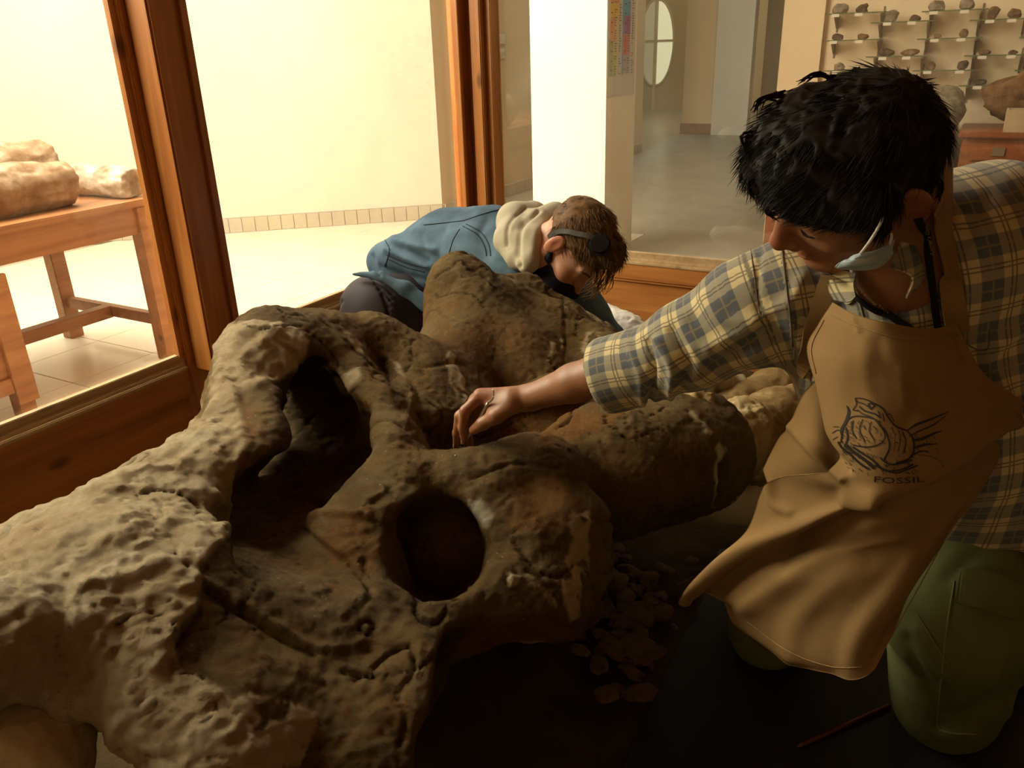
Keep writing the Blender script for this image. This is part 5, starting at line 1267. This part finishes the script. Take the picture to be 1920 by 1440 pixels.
for pts in ([(795, 422), (835, 418), (870, 414)], [(870, 414), (905, 402), (940, 392)], [(862, 430), (850, 450), (842, 475)], [(868, 424), (895, 440), (908, 462), (912, 480)], [(874, 420), (902, 436), (916, 458), (920, 480)], [(725, 478), (760, 492), (798, 502)], [(728, 486), (760, 500), (796, 510)], [(722, 450), (730, 470), (722, 500)]): seam('seam', bj, pts, dst, manB, .0015)
# fleece hood
hd = SDF(P(985, 440, 2.3) - .26, P(985, 440, 2.3) + .26, .005)
hd.chain([(P(1000, 402, 2.34), .040), (P(968, 415, 2.30), .052), (P(962, 450, 2.24), .050), (P(975, 480, 2.20), .042)], .02)
hd.chain([(P(1040, 400, 2.30), .034), (P(1005, 420, 2.26), .042), (P(992, 455, 2.20), .044), (P(990, 490, 2.16), .034)], .012)
V, Q = hd.mesh(); V = relax(V, Q, 1); Nn = vnormals(V, Q)
V = V + Nn * (.005 * fbm(V, 14, 3, 211) - .011 * stroke(V, [(1010, 395), (978, 425), (970, 470), (975, 500)], 4) + .004 * stroke(V, [(1040, 405), (1008, 430), (998, 470)], 8) - .006 * stroke(V, [(985, 390), (955, 420), (950, 460)], 3))[:, None]
mesh_np('hood', V, Q, M['hood'], manB)
# trousers: raised knee, folded leg, far leg
tb_ = SDF(P(760, 620, 2.45) - [.5, .5, .60], P(760, 620, 2.45) + [.55, .5, .3], .0055)
kn = P(700, 580, 2.44); kn2 = P(712, 588, 2.42); hip = P(850, 565, 2.62)
ft = np.array([kn[0] + .30, kn[1] + .04, .10])
tb_.chain([(kn, .100), (kn2, .098), ((kn + hip) / 2, .105), (hip, .125)], .05); tb_.chain([(kn2, .092), ((kn + ft) / 2 + [.0, .04, 0], .085), (ft, .055)], .04)
tb_.chain([(P(800, 620, 2.52), .10), (P(790, 700, 2.5), .08)], .05)
V, Q = tb_.mesh(); V = relax(V, Q, 2); Nn = vnormals(V, Q); H_ = .003 * fbm(V, 10, 3, 221)
for k_ in range(7): H_ += (-.009 if k_ % 2 == 0 else .004) * stroke(V, [(698 + k_ * 3, 522 + k_ * 5), (718 + k_ * 1, 535 + k_ * 6), (735 - k_, 552 + k_ * 6)], 2.6)
H_ += -.006 * stroke(V, [(640, 565), (633, 580), (632, 590)], 3) - .008 * stroke(V, [(760, 600), (740, 630), (750, 650)], 8)
V = V + Nn * H_[:, None]; V[:, 2] = np.maximum(V[:, 2], .03); mesh_np('trousers', V, Q, M['charcoal'], manB)
for sgn, c0 in ((0, ft), (1, P(800, 700, 2.5))):
    c0 = np.array([c0[0], c0[1], .07]); s_ = SDF(c0 - .22, c0 + .24, .008); s_.chain([(c0, .055), (c0 + [.10, -.03, -.01], .048), (c0 + [.16, -.05, -.02], .038)], .02); v_, q_ = s_.mesh(); v_[:, 2] = np.maximum(v_[:, 2], .03); mesh_np('boot', v_, q_, M['blackfab'], manB)
# ------------------------------------------------------------------ tusk sockets wrapped in plaster and burlap
M['tusk'] = stone_mat('dusty_tusk', (.16, .095, .035), (.27, .18, .075), (.38, .28, .14), 12)
M['burlap'] = stone_mat('plastered_burlap', (.26, .17, .07), (.42, .31, .15), (.56, .46, .27), 26, .9)
M['gauze'] = stone_mat('gauze_wrap', (.30, .24, .13), (.48, .41, .26), (.64, .58, .42), 18, .8)
M['plasterlump'] = stone_mat('pale_plaster', (.36, .27, .15), (.48, .38, .23), (.60, .50, .33), 14)
M['whitebone'] = stone_mat('white_plaster', (.62, .58, .50), (.75, .71, .62), (.84, .80, .72), 14)
def blobthing(name, balls, mat, label, cat, h=.006, k=.03, amp=.008, fr=26, seed=1, group=None, wrap=None, cuts=(), floor=None):
    C_ = np.array([b_[0] for b_ in balls]); r_ = max(b_[1] for b_ in balls) * 1.5 + .03
    s_ = SDF(C_.min(0) - r_, C_.max(0) + r_, h); s_.chain(balls, k) if len(balls) > 1 else s_.ball(balls[0][0], balls[0][1], k)
    for p_, n_ in cuts: s_.cut_plane(p_, n_, .006)
    v_, q_ = s_.mesh(); n_ = vnormals(v_, q_)
    v_ = v_ + n_ * (amp * fbm(v_, fr, 4, seed) + amp * .6 * fbm(v_, fr * 2.2, 3, seed + 5, ridged=True))[:, None]
    if wrap is not None: v_ = v_ + n_ * wrap(v_)[:, None]
    if floor is not None: v_[:, 2] = np.maximum(v_[:, 2], floor)
    o = mesh_np(name, v_, q_, mat)
    return tag(o, label, cat, group) if label else o
t1a, t1b = P(1330, 860, 1.78), P(1600, 735, 2.15)
tusk = blobthing('tusk', [(t1a, .085), (P(1450, 790, 1.95), .075), (t1b, .060)], M['tusk'], 'thick dusty tusk running from the skull to behind the apron', 'fossil tusk', amp=.006, fr=20, seed=31)
tusk2 = blobthing('tusk', [(P(1330, 800, 1.90), .06), (P(1450, 735, 2.10), .060), (P(1560, 690, 2.3), .05)], M['tusk'], 'thinner cracked tusk lying above the thick one beside the apron', 'fossil tusk', amp=.006, fr=20, seed=37)
def band_at(a, b, r0, r1, seed, label, mat):
    return blobthing('burlap_band', [(a, r0), (b, r1)], mat, label, 'wrapping', .005, .02, .012, 30, seed)
band_at(P(1392, 800, 1.86), P(1425, 870, 1.86), .062, .052, 41, 'rough burlap band wrapped round the thick tusk next to the apron', M['burlap'])
band_at(P(1300, 765, 1.74), P(1345, 905, 1.72), .050, .045, 43, 'frayed burlap collar at the end of the brown barrel of the skull', M['burlap'])
blobthing('gauze_bundle', [(P(1220, 715, 1.98), .055), (P(1300, 715, 2.02), .065), (P(1370, 735, 2.05), .045)], M['gauze'], 'bundle of pale gauze below the checked sleeve', 'wrapping', .005, .03, .010, 18, 47, wrap=lambda v_: .006 * np.sin((v_[:, 0] * 90 + v_[:, 1] * 60 + 3 * fbm(v_, 10, 2, 3))))
blobthing('plaster_support', [(P(1360, 930, 1.95), .07), (P(1400, 940, 1.95), .06)], M['tile'], 'grey plaster support block under the tusk', 'support', amp=.004)
blobthing('plaster_block', [(P(1455, 700, 2.35), .040), (P(1500, 690, 2.35), .035)], M['whitebone'], 'small white plaster piece behind the tusk beside the apron strap', 'plaster piece', amp=.004)
blobthing('plastered_bone', [(P(1135, 590, 2.75), .035), (P(1170, 620, 2.68), .055), (P(1230, 660, 2.6), .065), (P(1290, 700, 2.55), .05)], M['whitebone'], 'sunlit white plastered bone between the denim sleeve and checked sleeve', 'fossil', amp=.010)
blobthing('plaster_lump', [(P(-30, 1400, .92), .075), (P(60, 1400, .93), .060), (P(80, 1450, .93), .05)], M['plasterlump'], 'cream plaster lump under the skull wing at the lower left corner', 'plaster piece', amp=.006)
# orange fringe cloth
fr = empty('fringed_cloth', tuple(P(1400, 660, 2.4))); tag(fr, 'orange-brown cloth with a stringy fringe behind the checked sleeve', 'cloth')
clm = fabric('orange_cloth', (.30, .10, .025)); frm = fabric('fringe_string', (.38, .22, .09))
sheet('cloth', [[(1340, 640, 2.45), (1400, 630, 2.45), (1480, 620, 2.45)], [(1335, 665, 2.38), (1400, 660, 2.38), (1485, 650, 2.38)], [(1330, 690, 2.36), (1400, 690, 2.36), (1490, 680, 2.36)]], clm, fr, 24, 16, .004)
mb = MB()
for k_ in range(22):
    x_ = 1338 + k_ * 6.6; mb.tube(resample([P(x_, 650, 2.365), P(x_ + rr.uniform(-3, 3), 668, 2.35), P(x_ + rr.uniform(-4, 4), 688, 2.345)], 6), .0022, 5)
tag(mb.build('fringe', frm, fr), kind='stuff')
# ------------------------------------------------------------------ floor things
mat_ = tag(MB().prism([tuple(atz(x, y, .030)) for x, y in ((1335, 1030), (1120, 1560), (2150, 1700), (2050, 1000))], (0, 0, -.014)).build('kneeling_mat', simple('black_rubber_mat', (.012, .013, .010), .7, .2, 6, .3, 60)), 'thin black mat under the kneeling man', 'mat')
pz = .036
stick = empty('paint_stick', tuple(atz(1500, 1398, pz))); tag(stick, 'thin dark red stick lying on the black mat between the knees', 'stick')
MB().tube([atz(1503, 1396, pz), atz(1668, 1322, pz)], .0042, 10).build('shaft', simple('dark_red_paint', (.10, .018, .012), .4, .1), stick, smooth=True)
MB().tube([atz(1495, 1400, pz), atz(1503, 1396, pz)], [.0015, .0042], 10).build('tip', simple('stick_tip', (.16, .08, .05), .5, .1), stick, smooth=True)
M['chip'] = stone_mat('clay_chip', (.07, .038, .014), (.12, .07, .028), (.17, .105, .045), 30)
rk2 = random.Random(5); chips = [rock_mesh('clay_chip', M['chip'], (.05, .036, .016), 300 + k_, 2, .55, scale=1.5, detail=.1, boxy=.3) for k_ in range(6)]
def ground_z(x, y): return .02 + .10 * math.exp(-(((x + .95) / .55) ** 2 + ((y - 1.35) / .75) ** 2) * 1.2)
for k_ in range(120):
    if k_ < 85: x_ = rk2.gauss(1165, 48); y_ = rk2.gauss(1160, 55)
    else: x_ = rk2.uniform(1080, 1300); y_ = rk2.uniform(1060, 1330)
    if x_ > 1290 - (y_ - 1140) * .36 or y_ < 1050: continue
    p_ = atz(x_, y_, .03); o = bpy.data.objects.new('clay_chip', chips[k_ % 6]); C.objects.link(o); s_ = rk2.uniform(.4, 1.0) * (1.7 if k_ % 5 == 0 else 1)
    o.scale = (s_, s_ * rk2.uniform(.7, 1.2), s_); o.rotation_euler = (rk2.uniform(-.3, .3), rk2.uniform(-.3, .3), rk2.uniform(0, 6.3))
    o.location = (p_[0], p_[1], ground_z(p_[0], p_[1])); tag(o, 'small brown clay chip in the rubble below the skull cheek', 'rubble', 'loose clay chips on the case floor')

# plaster props that carry the skull
for k_, (x_, y_, r_, wh) in enumerate(((-.98, .86, .07, 'near end'), (-1.38, 1.02, .06, 'plaster wing'), (-.72, 1.30, .11, 'middle'), (-1.15, 1.25, .09, 'left rim'), (-.85, 1.75, .10, 'far lobe'))):
    m_ = np.hypot(SV[:, 0] - x_, SV[:, 1] - y_) < r_ * .7
    if not m_.any(): continue
    zt = SV[m_, 2].min() + .02
    if zt < .06: continue
    blobthing('plaster_prop', [((x_, y_, .03), r_ * 1.15), ((x_, y_, max(zt - r_ * .8, .04)), r_)], M['tusk'], f'rough plaster prop carrying the underside of the skull at the {wh}', 'support', .010, .02, .006, 14, 60 + k_, floor=.0)
